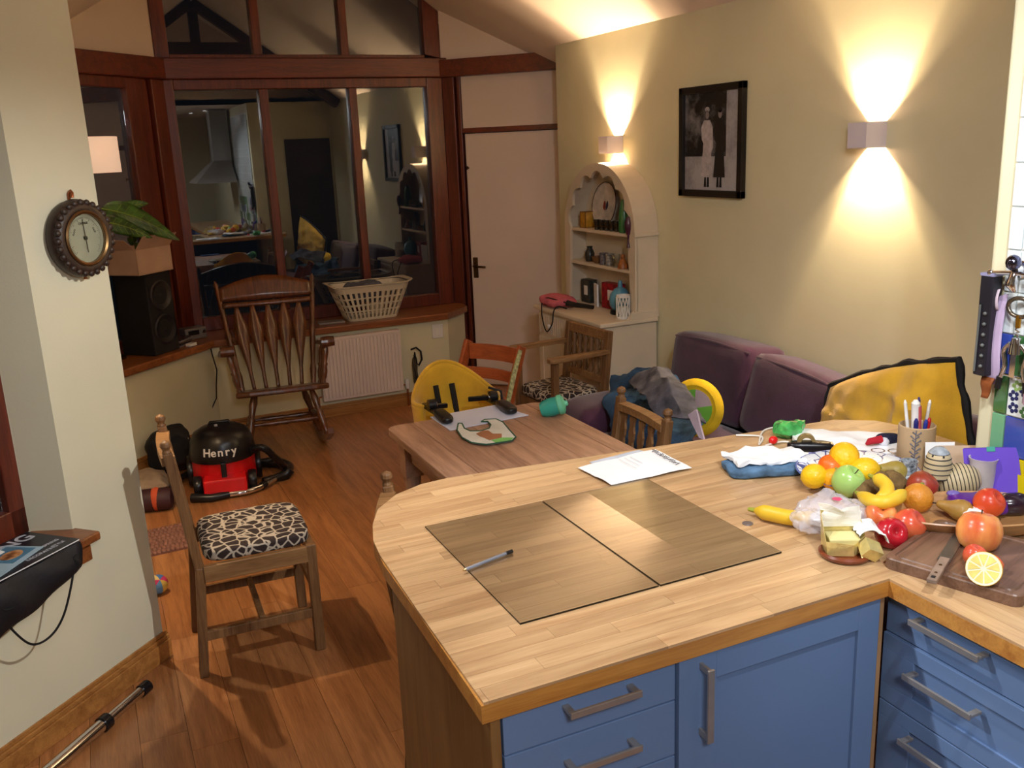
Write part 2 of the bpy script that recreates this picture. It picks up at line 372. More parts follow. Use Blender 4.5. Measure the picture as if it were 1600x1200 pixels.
# left bay window, 45 degrees: plane through (.6,6.6)
ML=T(.6,6.6,0)@R45
w4=struct(B().box((-.125,-.03,.65),(0,.06,2.31),ML).box((-.23,0,.65),(-.135,.06,2.31),ML).box((-.345,-.02,.65),(-.24,.05,2.31),ML).box((-1.5,-.03,.65),(-.345,.05,.73),ML).box((-1.5,-.03,2.245),(-.345,.05,2.31),ML).box((-1.5,-.03,.65),(-1.42,.06,2.31),ML).done('window_4',FRAME,bevel=.006))
B().box((-1.5,-.07,2.31),(.02,.06,2.44),ML).done('beam',FRAMEH,w4,bevel=.006)
B().box((-1.42,.02,.73),(-.345,.026,2.245),ML).done('pane',PANE,w4)
def L3(M,x,z): v=M@V((x,0,z)); return v
pts=[]
for x in (-1.5,0): pts.append(L3(ML,x,2.44))
pts+= [V((.6,6.6,zc(.6)+.02)),V((-.13,5.87,2.455)),L3(ML,-1.5,2.455)]
struct(slab('wall_bay_left',pts,(-.05,.05,0),CEIL))
# right bay wall with the flush door
MD=T(2.53,6.57,0)@RZ(math.radians(-45))      # x runs to the right along the wall, y outward
wr=B().box((0,0,0),(.09,.08,2.31),MD).box((.105,.01,0),(.135,.08,2.31),MD)
d1=struct(B().box((.15,.02,.01),(1.0,.06,1.905),MD).done('door_1',PINKW,bevel=.003))
struct(wr.done('trim_1',FRAME,bevel=.004))
struct(B().box((.14,.0,1.91),(1.28,.06,1.945),MD).done('trim_2',FRAMEH,bevel=.003))
struct(B().box((.14,.02,1.945),(1.28,.06,2.31),MD).box((1.0,.025,0),(1.28,.06,1.91),MD).done('wall_door_panel',PINKW))
struct(B().box((-.06,-.05,2.305),(1.28,.05,2.425),MD).done('trim_3',FRAMEH,bevel=.005))
pts=[MD@V((0,0,2.425)),MD@V((1.28,0,2.425)),MD@V((1.28,0,2.25)),MD@V((.9,0,2.36)),]
x0,y0=2.53,6.57; s=1/math.sqrt(2)
struct(slab('wall_bay_right',[(x0,y0,2.42),(3.02,y0-.49,2.42),(x0+.5,y0-.5,zc(x0+.5)+.01),(x0,y0,zc(x0)+.01)],(.05,.05,0),CEIL))
BRA=mat('aged_brass','#5a4024',.35,.9,var=.1)
B().box((.168,.008,.845),(.205,.02,1.0),MD).done('lock_plate',BRA,d1,bevel=.003)
B().tube([MD@V((.187,.012,.94)),MD@V((.187,-.03,.94)),MD@V((.21,-.04,.938)),MD@V((.285,-.035,.932))],.008).done('door_handle',BRA,d1,True)
B().tube([MD@V((.17,.012,1.66)),MD@V((.17,-.012,1.67)),MD@V((.17,-.016,1.65))],.006).done('hook',BRA,d1,True)
# tiles on the stub wall: each tile its own piece
tm={'b':mat('tile_blue','#3a50ad',.12,coat=.6,var=.05),'g':mat('tile_green','#3f6e3c',.12,coat=.6,var=.08),'m':mat('tile_mint','#6fae86',.15,coat=.6,var=.05),'w':mat('tile_white','#dfe8ea',.15,coat=.6,var=.02),'y':mat('tile_yellow','#d8c400',.15,coat=.6,var=.03)}
rows=['mybb','mbgw','gwbm','bgwb','wwww','wwww','wwww','wwww','wwww','wwww','wwww','wwww','wwww','wwww']
B().box((1.984,.2,.915),(1.9905,1.487,2.33)).done('grout',mat('tile_grout','#e9e9e2',.8),wt)
for j,rw in enumerate(rows):
    z=.917+.1*j
    ys=[1.487,1.45]+[1.45-.1*k for k in range(1,13)]
    for k in range(len(ys)-1):
        key='ybbwmg'[0] if False else None
        c=rw[0] if k==0 else rw[min(k,3)] if k<4 else random.choice('wbgwm' if j<4 else 'w')
        if k==1: c=rw[1]
        t=B().box((1.978,ys[k+1]+.0015,z+.0015),(1.985,ys[k]-.0015,z+.0985)).done('tile',tm[c],wt,bevel=.002)
def flower(y,z):
    b=B()
    for a in range(5):
        b.ball((1.9775,y+.009*math.cos(a*1.2566),z+.009*math.sin(a*1.2566)),.0055,2,scale=(.15,1,1))
    return b
for y,z,m in ((1.432,1.17,'#232a5c'),(1.405,1.185,'#232a5c'),(1.43,1.14,'#232a5c'),(1.40,1.135,'#4c7a45'),(1.38,1.16,'#232a5c'),(1.425,1.195,'#8fb26a')):
    flower(y,z).done('tile_flower',mat('flower'+m,m,.3),wt,True)
# kitchen behind the camera (mirrored in the window glass at night)
ho=thing('extractor_hood','steel chimney extractor hood on the kitchen wall behind the viewer','hood',(1.68,.05,0))
def pyr(b,z0,z1,a,c):
    v=[b.b.verts.new(p) for p in [(-a,-.45,z0),(.27,-.45,z0),(.27,.45,z0),(-a,.45,z0),(c,-.13,z1),(.27,-.13,z1),(.27,.13,z1),(c,.13,z1)]]
    for f in ((3,2,1,0),(4,5,6,7),(0,1,5,4),(1,2,6,5),(2,3,7,6),(3,0,4,7)): b.b.faces.new([v[i] for i in f])
    return b
pyr(B(),1.5,1.78,.25,.05).done('canopy',STEEL,ho); B().box((.05,-.13,1.78),(.27,.13,2.43)).done('chimney',STEEL,ho)
struct(B().box((.1,-2.29,0),(.95,-2.25,2.0)).done('door_2',BLUE))
EM=mat('lamp_face','#ffffff',.5,emit=(1,.97,.92),es=12)
for x,y in ((1.72,-.1),(1.62,-.75),(.4,-.9)):
    t=thing('ceiling_downlight',{1.72:'small round recessed downlight above the extractor hood',1.62:'small round recessed downlight behind the extractor hood',.4:'small round recessed downlight in the middle of the kitchen ceiling'}[x],'light',(x,y,2.44),0,'kitchen downlights')
    B().lathe([(.045,-.006),(.045,0),(.03,0),(.03,-.006),(.045,-.006)],24).done('trim_ring',CHROME,t,True); B().lathe([(0,-.003),(.03,-.003),(.03,-.001),(0,-.001)],20).done('lens',EM,t)
# ================================================================ KITCHEN UNITS
Cx=[(.488,1.25),(2.22,1.25),(2.235,1.80),(2.235,1.95),(2.20,2.06),(2.10,2.135),(.83,2.287),(.75,2.28),(.665,2.242),(.59,2.165),(.549,2.075),(.522,1.98),(.507,1.85),(.501,1.6)]
def clip(poly,C):
    for i in range(len(C)):
        a=C[i];b=C[(i+1)%len(C)]; out=[]
        side=lambda p:(b[0]-a[0])*(p[1]-a[1])-(b[1]-a[1])*(p[0]-a[0])
        for k in range(len(poly)):
            p=poly[k];q=poly[(k+1)%len(poly)]; sp,sq=side(p),side(q)
            if sp>=0: out.append(p)
            if sp*sq<0: t=sp/(sp-sq); out.append((p[0]+(q[0]-p[0])*t,p[1]+(q[1]-p[1])*t))
        poly=out
        if len(poly)<3: return []
    return poly
wk=thing('worktop','L-shaped oak butcher block worktop with one rounded end','worktop',(1.2,1.7,.87))
wx=Matrix.Translation((-1.2,-1.7,-.87))
core=[(.488,1.25),(1.40,1.25),(1.40,-1.2),(1.985,-1.2),(1.985,1.545),(2.20,1.55)]+Cx[2:]
B().prism(core,.87,.9045,wx).done('edge_band',EDGE,wk)
def stave_mesh(poly,m):
    o=B().prism(poly,.9045,.91,wx).done('stave',m,wk); return o
STX=STAVE; STY=wood('worktop_oak_stave_side_run','#cfac80','#a9825a',.33,axis=1,obj=.10,scale=2.0,coat=.15,fine=.35)
yy=1.25
while yy<2.3:
    y2=yy+.042; xm=1.985 if yy<1.54 else 2.3
    x=.45-random.random()*.3
    while x<xm:
        x2=min(x+random.uniform(.22,.5),xm)
        p=clip([(x+.0003,yy+.0003),(x2-.0003,yy+.0003),(x2-.0003,y2-.0003),(x+.0003,y2-.0003)],Cx)
        if p: stave_mesh(p,STX)
        x=x2
    yy=y2
xx=1.40
while xx<1.98:
    x2=min(xx+.042,1.985); y=1.25
    while y>-1.19:
        y2=max(y-random.uniform(.3,.6),-1.2)
        stave_mesh([(xx+.0003,y2+.0003),(x2-.0003,y2+.0003),(x2-.0003,y-.0003),(xx+.0003,y-.0003)],STY); y=y2
    xx=x2
def handle(b,p,q,out,d=.032,w=.013):
    """square bar handle between p and q standing off along out"""
    p=V(p);q=V(q);o=V(out)*d; ax=(q-p).normalized()
    b.beam(p+o-ax*w*.5,q+o+ax*w*.5,w,.006,up=out if abs(V(out).dot(ax))<.9 else (0,0,1))
    b.beam(p,p+o,w,.006,up=ax.cross(V(out))); b.beam(q,q+o,w,.006,up=ax.cross(V(out))); return b
# end panel and carcass
ig=thing('island_cabinet','blue island cabinet with two drawers, a panelled door and an oak end panel','cabinet',(.9,1.6,0))
def iw(b): 
    bmesh.ops.translate(b.b,vec=V((-.9,-1.6,0)),verts=b.b.verts); return b
iw(B().box((.507,1.262,0),(.526,1.80,.868))).done('end_panel',OAKP,ig,bevel=.002)
iw(B().box((.527,1.285,.10),(1.389,1.79,.868))).done('carcass',mat('cabinet_inside_navy','#2b3f73',.6),ig)
for k,(z0,z1,hz) in enumerate(((.786,.866,.847),(.667,.783,.735),(.40,.664,.6),(.12,.397,.33))):
    d=iw(B().box((.530,1.262,z0),(.882,1.28,z1))).done('drawer',BLUE,ig,bevel=.0015)
    if k<3: iw(handle(B(),(.650,1.262,hz),(.782,1.262,hz),(0,-1,0))).done('handle',STEEL,d,bevel=.001)
dr=iw(B().box((.887,1.264,.12),(1.387,1.282,.866))).done('door',BLUE,ig)
# shaker frame: a raised frame around the recessed panel
iw(B().box((.887,1.256,.12),(.972,1.264,.866)).box((1.33,1.256,.12),(1.387,1.264,.866)).box((.972,1.256,.808),(1.33,1.264,.866)).box((.972,1.256,.12),(1.33,1.264,.2))).done('door_frame',BLUE,dr,bevel=.001)
iw(handle(B(),(.935,1.256,.705),(.935,1.256,.845),(0,-1,0),w=.014)).done('handle',STEEL,dr,bevel=.001)
iw(B().box((1.389,1.258,.0),(1.4,1.29,.868))).done('filler',mat('unpainted_filler','#a07c56',.6),ig)
iw(B().box((.54,1.33,0),(1.40,1.35,.1))).done('plinth',BLUE,ig)
sg=thing('drawer_unit','blue drawer unit below the cutting board','cabinet',(1.7,.7,0))
def sw(b): 
    bmesh.ops.translate(b.b,vec=V((-1.7,-.7,0)),verts=b.b.verts); return b
sw(B().box((1.44,-1.19,.1),(1.98,1.275,.868))).done('carcass',MT['cabinet_inside_navy'],sg)
for k,(z0,z1,hz) in enumerate(((.777,.866,.843),(.617,.774,.722),(.40,.614,.57),(.12,.397,.33))):
    d=sw(B().box((1.426,.72,z0),(1.44,1.272,z1))).done('drawer',BLUE,sg,bevel=.0012)
    if k: sw(B().box((1.42,.72,z1-.035),(1.426,1.272,z1)).box((1.42,.72,z0),(1.426,1.272,z0+.04)).box((1.42,1.19,z0+.04),(1.426,1.272,z1-.035)).box((1.42,.72,z0+.04),(1.426,1.005-.21,z1-.035))).done('drawer_frame',BLUE,d,bevel=.001)
    e=1.42 if k else 1.426
    sw(handle(B(),(e,1.183,hz),(e,1.035,hz),(-1,0,0))).done('handle',STEEL,d,bevel=.001)
    sw(B().box((1.426,-.3,z0),(1.44,.716,z1))).done('drawer',BLUE,sg,bevel=.0012)
# two glass panes lying on the worktop
for x0,x1,lab in ((.655,.9725,'left clear glass pane lying on the worktop under the pen'),(.976,1.2935,'right clear glass pane lying on the worktop beside the fruit')):
    o=B().box((x0,1.45,.9105),(x1,1.988,.9145)).done('glass_pane',glassmat('pane_greenish',(.975,.99,.98)),bevel=.0006); tag(o,lab,'glass pane')
# ================================================================ WALL LAMPS, PICTURE, BAROMETER
LW=mat('lamp_white_metal','#d9cfd6',.6,var=.02)
BULB=mat('bulb_glow','#ffffff',.5,emit=(1,.72,.38),es=60)
def sconce(loc,rz,label,power):
    # local: back at y=0, sticks out to -y ; open at top and bottom
    t=thing('wall_lamp',label,'lamp',loc,rz,'white up and down wall lamps')
    B().box((-.05,-.11,-.05),(.05,-.106,.05)).box((-.05,-.106,-.05),(-.046,-.004,.05)).box((.046,-.106,-.05),(.05,-.004,.05)).box((-.05,-.004,-.05),(.05,0,.05)).done('housing',LW,t)
    bz=B().lathe([(0,-.009),(.006,-.008),(.008,0),(.006,.008),(0,.009)],12,T(0,-.090,0)).done('bulb',BULB,t,True)
    B().box((-.006,-.106,-.006),(.006,-.097,.006)).done('socket',LW,t)
    M=T(*loc)@RZ(rz)
    for zz,dz in ((.024,-1),(-.024,1)):
        p=M@V((0,-.055,zz)); light('SPOT','wall_lamp_light',p,power,WARM,(p.x,p.y,p.z+dz),shadow_soft_size=.007,spot_size=math.radians(168),spot_blend=.25)
    light('POINT','wall_lamp_centre_light',M@V((0,-.055,0)),power*.42,WARM,shadow_soft_size=.008)
sconce((3.0,2.89,1.787),-PI/2,'white square wall lamp glowing to the right of the framed picture',64)
sconce((3.0,4.90,1.787),-PI/2,'white square wall lamp glowing above the arched dresser',64)
sconce((-.08+.0,3.70,1.83),math.radians(135),'white square wall lamp hidden behind the end of the angled wall',40)
pf=thing('framed_photograph','black framed black and white photograph of two women in long dresses','picture',(2.999,3.975,1.79))
y0,y1,z0,z1=-.263,.262,-.285,.272
B().box((-.03,y0,z0),(0,y0+.035,z1)).box((-.03,y1-.035,z0),(0,y1,z1)).box((-.03,y0,z0),(0,y1,z0+.035)).box((-.03,y0,z1-.035),(0,y1,z1)).done('frame',mat('black_frame','#17110f',.4),pf,bevel=.002)
def photo_mat():
    a=N('old_photograph'); b=a.b; b.inputs['Roughness'].default_value=.35
    tc=a.n('ShaderNodeTexCoord'); no=a.n('ShaderNodeTexNoise',Scale=7.0,Detail=8.0,Roughness=.7); a.l(tc.outputs['Object'],no.inputs['Vector'])
    sx=a.n('ShaderNodeSeparateXYZ'); a.l(tc.outputs['Object'],sx.inputs[0])
    # right part of the print (towards -y) is a pale wall, lower part pale ground
    m1=a.n('ShaderNodeMath',_operation='LESS_THAN'); m1.inputs[1].default_value=-.12; a.l(sx.outputs[1],m1.inputs[0])
    m2=a.n('ShaderNodeMath',_operation='LESS_THAN'); m2.inputs[1].default_value=-.08; a.l(sx.outputs[2],m2.inputs[0])
    mx=a.n('ShaderNodeMath',_operation='MAXIMUM'); a.l(m1.outputs[0],mx.inputs[0]); a.l(m2.outputs[0],mx.inputs[1])
    ad=a.n('ShaderNodeMath',_operation='MULTIPLY_ADD'); ad.inputs[1].default_value=.33; a.l(mx.outputs[0],ad.inputs[0]); a.l(no.outputs[0],ad.inputs[2])
    rp=a.n('ShaderNodeValToRGB'); e=rp.color_ramp.elements; e[0].position=.46; e[1].position=.86; e[0].color=(.006,.006,.007,1); e[1].color=(.42,.41,.44,1)
    a.l(ad.outputs[0],rp.inputs[0]); a.l(rp.outputs[0],b.inputs['Base Color']); return a.m
pr_=B().box((-.012,y0+.03,z0+.03),(-.006,y1-.03,z1-.03)).done('print',photo_mat(),pf)
def woman(yc,zf,h,m_dress,m_head,hat):
    b=B(); M=T(-.0125,yc,zf)
    def poly(pts): b.prism([(p[0],p[1]) for p in pts],0,.0006,M@Matrix(((0,0,-1,0),(1,0,0,0),(0,1,0,0),(0,0,0,1))))
    poly([(-.045,.05),(.05,.05),(.03,.22),(.045,.24),(.05,.30),(.028,.335),(-.022,.335),(-.045,.30),(-.05,.20),(-.034,.17)])
    o=b.done('dress_print',m_dress,pr_)
    b=B(); 
    def ell(cy,cz,ry,rz_,): b.prism([(cy+ry*math.cos(k*PI/8),cz+rz_*math.sin(k*PI/8)) for k in range(16)],0,.0008,M@Matrix(((0,0,-1,0),(1,0,0,0),(0,1,0,0),(0,0,0,1))))
    ell(0,.362,.014,.021); b.done('face_print',m_head,pr_)
    b=B(); ell(0,.388,.018,.013) if hat else ell(0,.38,.016,.012); b.done('hat_print',m_dress if hat else MT['black_matt'],pr_)
    b=B(); b.prism([(-.02,.0),(.0,.0),(-.004,.05),(-.018,.05)],0,.0007,M@Matrix(((0,0,-1,0),(1,0,0,0),(0,1,0,0),(0,0,0,1)))); b.prism([(.004,.0),(.024,.0),(.02,.05),(.006,.05)],0,.0007,M@Matrix(((0,0,-1,0),(1,0,0,0),(0,1,0,0),(0,0,0,1)))); b.done('boot_print',MT['black_matt'],pr_)
woman(.035,-.235,1,mat('print_pale_grey','#bdb6ba',.4,var=.15,scale=40),mat('print_grey','#8a8284',.4),True)
woman(-.07,-.235,1,mat('print_dark_grey','#1c191c',.4),mat('print_grey','#8a8284',.4),False)
# barometer on the angled wall
bar=thing('barometer','round carved dark wood barometer with a silvered dial on the left wall','barometer',P0@V((-.122,0,1.573)),math.radians(45))
MB_=RX(PI/2)      # lathe axis z -> -y (out of the wall)
b=B().lathe([(.095,0),(.118,.004),(.124,.018),(.122,.034),(.112,.05),(.098,.056),(.086,.052),(.084,.03),(0,.03)],56,MB_)
for k in range(28):
    a=2*PI*k/28; b.ball((.112*math.cos(a),-.048,.112*math.sin(a)),.0115,2,scale=(1,.7,1))
b.done('carved_rim',wood('carved_dark_oak','#38251e','#170e0a',.45,axis=2,scale=4),bar,True)
B().lathe([(.086,.050),(.088,.056),(.083,.060),(.077,.056),(.077,.046),(.086,.046)],48,MB_).done('brass_bezel',mat('old_brass_ring','#8a6a44',.3,.9),bar,True)
di=B().lathe([(0,.040),(.077,.040),(.077,.044),(0,.044)],48,MB_).done('dial',mat('silvered_dial','#cfcdb9',.45,var=.04),bar)
b=B()
for k in range(60):
    a=math.radians(-135+k*270/59); r0=.062 if k%5 else .056
    b.beam((r0*math.sin(a),-.0445,r0*math.cos(a)),(.068*math.sin(a),-.0445,.068*math.cos(a)),.0008,.0006,up=(0,1,0))
b.done('scale_marks',BLKM,di)
for tx,a in (('RAIN',-62),('CHANGE',0),('FAIR',62)):
    M=RY(math.radians(a))@T(0,-.0447,.047)@RX(PI/2); text_mesh('lettering',tx,.0095,BLKM,di,M,.0002)
B().beam((-.004,-.047,.06),(.003,-.047,-.045),.0022,.001,up=(0,1,0)).lathe([(0,.043),(.006,.044),(.006,.049),(0,.051)],16,MB_).done('pointer',BLKM,bar)
B().box((-.008,-.046,-.0005),(.008,-.045,.006)).done('dial_opening',BLKM,bar,bevel=.001)
B().lathe([(0,.0535),(.0775,.0535),(.0775,.0545),(0,.0545)],48,MB_).done('dial_glass',CLEAR,bar)
COP=mat('copper_hook','#a8623c',.35,.8)
B().tube([(0,-.004,.12),(0,-.006,.14),(.004,-.012,.149),(0,-.02,.143),(-.002,-.02,.128)],.005).done('hanging_hook',COP,bar,True)
B().lathe([(0,0),(.006,0),(.005,.012),(0,.014)],12,T(0,-.02,-.131)).done('setting_knob',COP,bar,True)
# ================================================================ DINING FURNITURE
TB=thing('dining_table','worn pine dining table pushed against the end of the island','table',(1.32,2.84,0))
def rounded(x0,x1,y0,y1,r,n=5):
    P=[]
    for cx,cy,a0 in ((x1-r,y0+r,-90),(x1-r,y1-r,0),(x0+r,y1-r,90),(x0+r,y0+r,180)):
        for k in range(n+1): a=math.radians(a0+90*k/n); P.append((cx+r*math.cos(a),cy+r*math.sin(a)))
    return P
out=rounded(-.345,.345,-.53,.53,.05)
xs=[-.345,-.232,-.05,.135,.27,.345]
for a,c in zip(xs,xs[1:]):
    p=clip([(a+.0008,-.6),(c-.0008,-.6),(c-.0008,.6),(a+.0008,.6)],out); B().prism(p,.722,.75).done('board',TABW,TB,bevel=.003)
B().box((-.28,-.46,.62),(-.26,.46,.72)).box((.26,-.46,.62),(.28,.46,.72)).box((-.26,-.48,.62),(.26,-.46,.72)).box((-.26,.46,.62),(.26,.48,.72)).done('apron',TABW,TB)
for x in (-.27,.27):
    for y in (-.19,.46): B().lathe([(.028,0),(.024,.04),(.033,.10),(.03,.5),(.036,.56),(.036,.62)],12,T(x,y,0)).box((-.036,-.036,.56),(.036,.036,.72),T(x,y,0)).done('leg',TABW,TB)
def dining_chair(label,loc,rz,sw=.40,h=.88,seat=True,finial=True,group='carved oak dining chairs'):
    # local: faces +x, back at x=-.2
    t=thing('dining_chair',label,'chair',loc,rz,group)
    for s in (-1,1):
        y=s*(sw/2-.02)
        b=B(); b.beam((-.235,y,0),(-.20,y,.42),.032,.042,up=(0,1,0)); b.beam((-.20,y,.40),(-.255,y,h-.03),.032,.038,up=(0,1,0))
        b.lathe([(.013,0),(.016,.006),(.011,.014),(.019,.028),(.017,.042),(0,.05)],12,T(-.256,y,h-.035))
        b.done('rear_post',CHW,t,bevel=.004)
        B().beam((.185,s*(sw/2-.015),0),(.185,s*(sw/2-.01),.43),.036,.036,up=(0,1,0)).done('leg',CHW,t,bevel=.004)
        B().box((-.19,s*(sw/2-.005)-.012,.365),(.18,s*(sw/2-.005)+.012,.425)).done('seat_rail',CHWH,t,bevel=.002)
        B().box((-.21,s*(sw/2-.01)-.009,.14),(.19,s*(sw/2-.01)+.009,.175)).done('side_stretcher',CHW,t,bevel=.002)
    B().box((.178,-sw/2+.02,.365),(.202,sw/2-.02,.425)).box((-.21,-sw/2+.03,.365),(-.19,sw/2-.03,.425)).done('seat_rail',CHWH,t,bevel=.002)
    B().box((-.02,-sw/2+.02,.15),(.0,sw/2-.02,.18)).done('cross_stretcher',CHW,t,bevel=.002)
    B().box((.18,-sw/2+.02,.22),(.197,sw/2-.02,.25)).done('front_stretcher',CHW,t,bevel=.002)
    b=B(); n=12
    for k in range(n):
        u0,u1=k/n,(k+1)/n; f=lambda u:(-.253-.008*math.sin(PI*u),(-sw/2+.03)+(sw-.06)*u,h-.065+.004*math.sin(PI*u)); b.beam(f(u0),f(u1),.03,.045,up=(1,0,0))
    b.done('top_rail',CHWH,t,bevel=.0)
    B().box((-.235,-sw/2+.03,.53),(-.215,sw/2-.03,.565)).done('lower_rail',CHWH,t,bevel=.002)
    for k in range(5):
        y=(-sw/2+.06)+(sw-.12)*k/4; b=B()
        prof=[]; nn=14
        for i in range(nn+1):
            u=i/nn; wv=.012+.010*abs(math.sin(u*PI*2.5))*(1 if i%2 else .7); prof.append((u,wv))
        pts=[(y-wv,u) for u,wv in prof]+[(y+wv,u) for u,wv in prof[::-1]]
        v0=[b.b.verts.new((-.235-.02*p[1],p[0],.56+(h-.085-.56)*p[1])) for p in pts]; v1=[b.b.verts.new((-.225-.02*p[1],p[0],.56+(h-.085-.56)*p[1])) for p in pts]
        m_=len(pts); 
        for i in range(nn):
            j=m_-1-i; b.b.faces.new((v0[i],v0[i+1],v0[j-1],v0[j])); b.b.faces.new((v1[j],v1[j-1],v1[i+1],v1[i]))
        for i in range(m_): b.b.faces.new((v0[i],v1[i],v1[(i+1)%m_],v0[(i+1)%m_]))
        b.done('back_slat',CHW,t)
    B().pad((-.185,-sw/2+.01,.42),(.195,sw/2-.01,.475),6,8).done('seat_cushion',GIR,t,True)
    return t
dining_chair('worn oak dining chair with giraffe print seat standing alone in the left foreground',(.415,3.34,0),math.radians(-2))
dining_chair('oak dining chair mostly hidden behind the rounded worktop end',(.912,2.305,0),math.radians(-20),h=.85)
dining_chair('oak dining chair with carved back slats between the table and the sofa',(1.63,2.935,0),math.radians(176),sw=.41,h=.825)
# armchair with giraffe seat by the dresser
ac=thing('armchair','oak armchair with black giraffe print seat in front of the arched dresser','chair',(2.315,4.46,0),math.radians(184))
for s in (-1,1):
    y=s*.2
    B().beam((-.19,y,0),(-.17,y,.42),.034,.036,up=(0,1,0)).beam((-.17,y,.40),(-.215,y,.80),.034,.036,up=(0,1,0)).done('rear_post',CHW,ac,bevel=.003)
    B().beam((.15,y,0),(.14,y,.675),.034,.036,up=(0,1,0)).done('leg',CHW,ac,bevel=.003)
    b=B(); 
    b.prism([(-.20,-.018),(-.05,-.024),(.10,-.03),(.17,-.034),(.185,-.015),(.185,.015),(.16,.034),(.10,.03),(-.05,.024),(-.2,.018)],.675,.70,T(0,y+s*.01,0)); b.done('arm',CHWH,ac,bevel=.004)
    B().box((-.17,y-.01,.36),(.14,y+.01,.42)).box((-.17,y-.008,.14),(.14,y+.008,.17)).done('side_rail',CHW,ac)
B().box((.13,-.19,.36),(.15,.19,.42)).box((-.18,-.19,.36),(-.16,.19,.42)).done('front_rail',CHW,ac)
B().box((-.224,-.2,.745),(-.198,.2,.80)).done('top_rail',CHWH,ac,bevel=.004)
B().box((-.204,-.19,.50),(-.182,.19,.54)).done('lower_rail',CHWH,ac,bevel=.004)
for k in range(6):
    y=-.145+.058*k
    B().lathe([(.012,.0),(.017,.03),(.010,.06),(.018,.10),(.010,.14),(.017,.18),(.012,.215)],10,T(-.2,y,.535)@RY(-.06)).done('back_slat',CHW,ac,True)
B().pad((-.17,-.195,.42),(.16,.195,.49),5,8).done('seat_cushion',GIR,ac,True)
# ladder-like child's high chair
hx=thing('high_chair','orange beech adjustable child high chair beyond the table end','chair',(1.91,4.40,0),math.radians(-62))
# local: +x to its left.. back slats along x, seat faces -y local ; legs slant
W2=.18
for s in (-1,1):
    B().beam((s*W2,.0,.79),(s*W2,-.38,0),.060,.024,up=(1,0,0)).beam((s*W2,-.40,.018),(s*W2,.12,.018),.028,.036,up=(1,0,0)).done('side_upright',STK,hx,bevel=.006)
def curved(b,z,hh,yo,w=W2-.014,dep=.03,th=.012,n=8):
    for k in range(n):
        f=lambda u:V((-w+2*w*u,yo+dep*math.sin(PI*u)-.0,z)); b.beam(f(k/n),f((k+1)/n),hh,th,up=(0,1,0))
    return b
curved(B(),.735,.085,-.012).done('backrest_slat',STK,hx); curved(B(),.63,.06,-.062).done('backrest_slat',STK,hx)
B().box((-W2+.014,-.30,.50),(W2-.014,-.06,.518)).done('seat',STK,hx,bevel=.005)
B().box((-W2+.014,-.44,.25),(W2-.014,-.18,.268)).done('foot_rest',STK,hx,bevel=.005)
B().box((-W2+.014,-.2,.39),(W2-.014,-.17,.43)).done('cross_bar',STK,hx)
# yellow hook-on baby seat clamped to the table
yb=thing('clip_on_baby_seat','mustard yellow clip-on baby seat with black straps clamped to the table end','baby seat',(1.355,3.57,.592),math.radians(-4))
b=B(); nu,nv=26,10
def shell(u,v):
    a=math.radians(-28+236*u); sn=max(0,math.sin(a)); top=.175+.12*sn**1.6
    lean=.04*v*sn
    z=-.02+(top+.02)*v; r=(.168+.02*v)*(.50+.50*min(1,v*2.6))
    return V((r*math.cos(a)*(1-.16*sn*v),r*.80*math.sin(a)+lean,z))
b.grid(shell,nu,nv)
o=b.done('fabric_shell',YEL,yb,True); md=o.modifiers.new('solid','SOLIDIFY'); md.thickness=.022; md.offset=0; md=o.modifiers.new('s','SUBSURF'); md.levels=1; md.render_levels=1
B().lathe([(0,-.03),(.10,-.028),(.15,-.005),(.145,.012),(0,.014)],24,sy=.85).done('seat_base',YEL,yb,True)
rim=[shell(k/30,1)+V((0,0,.0)) for k in range(31)]
B().tube(rim,.009).done('rim_piping',YEL,yb,True)
for x in (-.045,.03):
    B().tube([V((x,.148,.20)),V((x+.004,.135,.14)),V((x+.008,.118,.06)),V((x+.012,.06,.022))],.013,6).done('strap',BLKM,yb)
for s,x in ((-1,-.135),(1,.135)):
    B().beam((x,.02,.155),(x,-.27,.175),.022,.020).done('metal_arm',BLK,yb,bevel=.003)
    B().lathe([(0,-.018),(.024,-.016),(.024,.016),(0,.018)],16,T(x,-.10,.185)@RY(PI/2)).done('arm_joint',BLK,yb,True)
    B().pad((x-.026,-.34,.165),(x+.026,-.18,.195),4,5).done('clamp_grip',BLK,yb,True)
    B().lathe([(0,0),(.011,0),(.011,.004),(0,.005)],12,T(x+s*-.018,-.10,.185)@RY(-s*PI/2)).done('rivet',CHROME,yb,True)
B().beam((-.135,-.06,.165),(-.055,-.05,.16),.02,.02).done('front_bar',BLK,yb,bevel=.003)
B().beam((.05,-.02,.165),(.135,-.06,.17),.018,.02).done('front_bar',BLK,yb,bevel=.003)
for nm,u in (('side_belt',.12),): B().tube([(.15,.0,.2),(.20,-.02,.18),(.205,-.03,.1)],.006,6).done(nm,BLKM,yb)
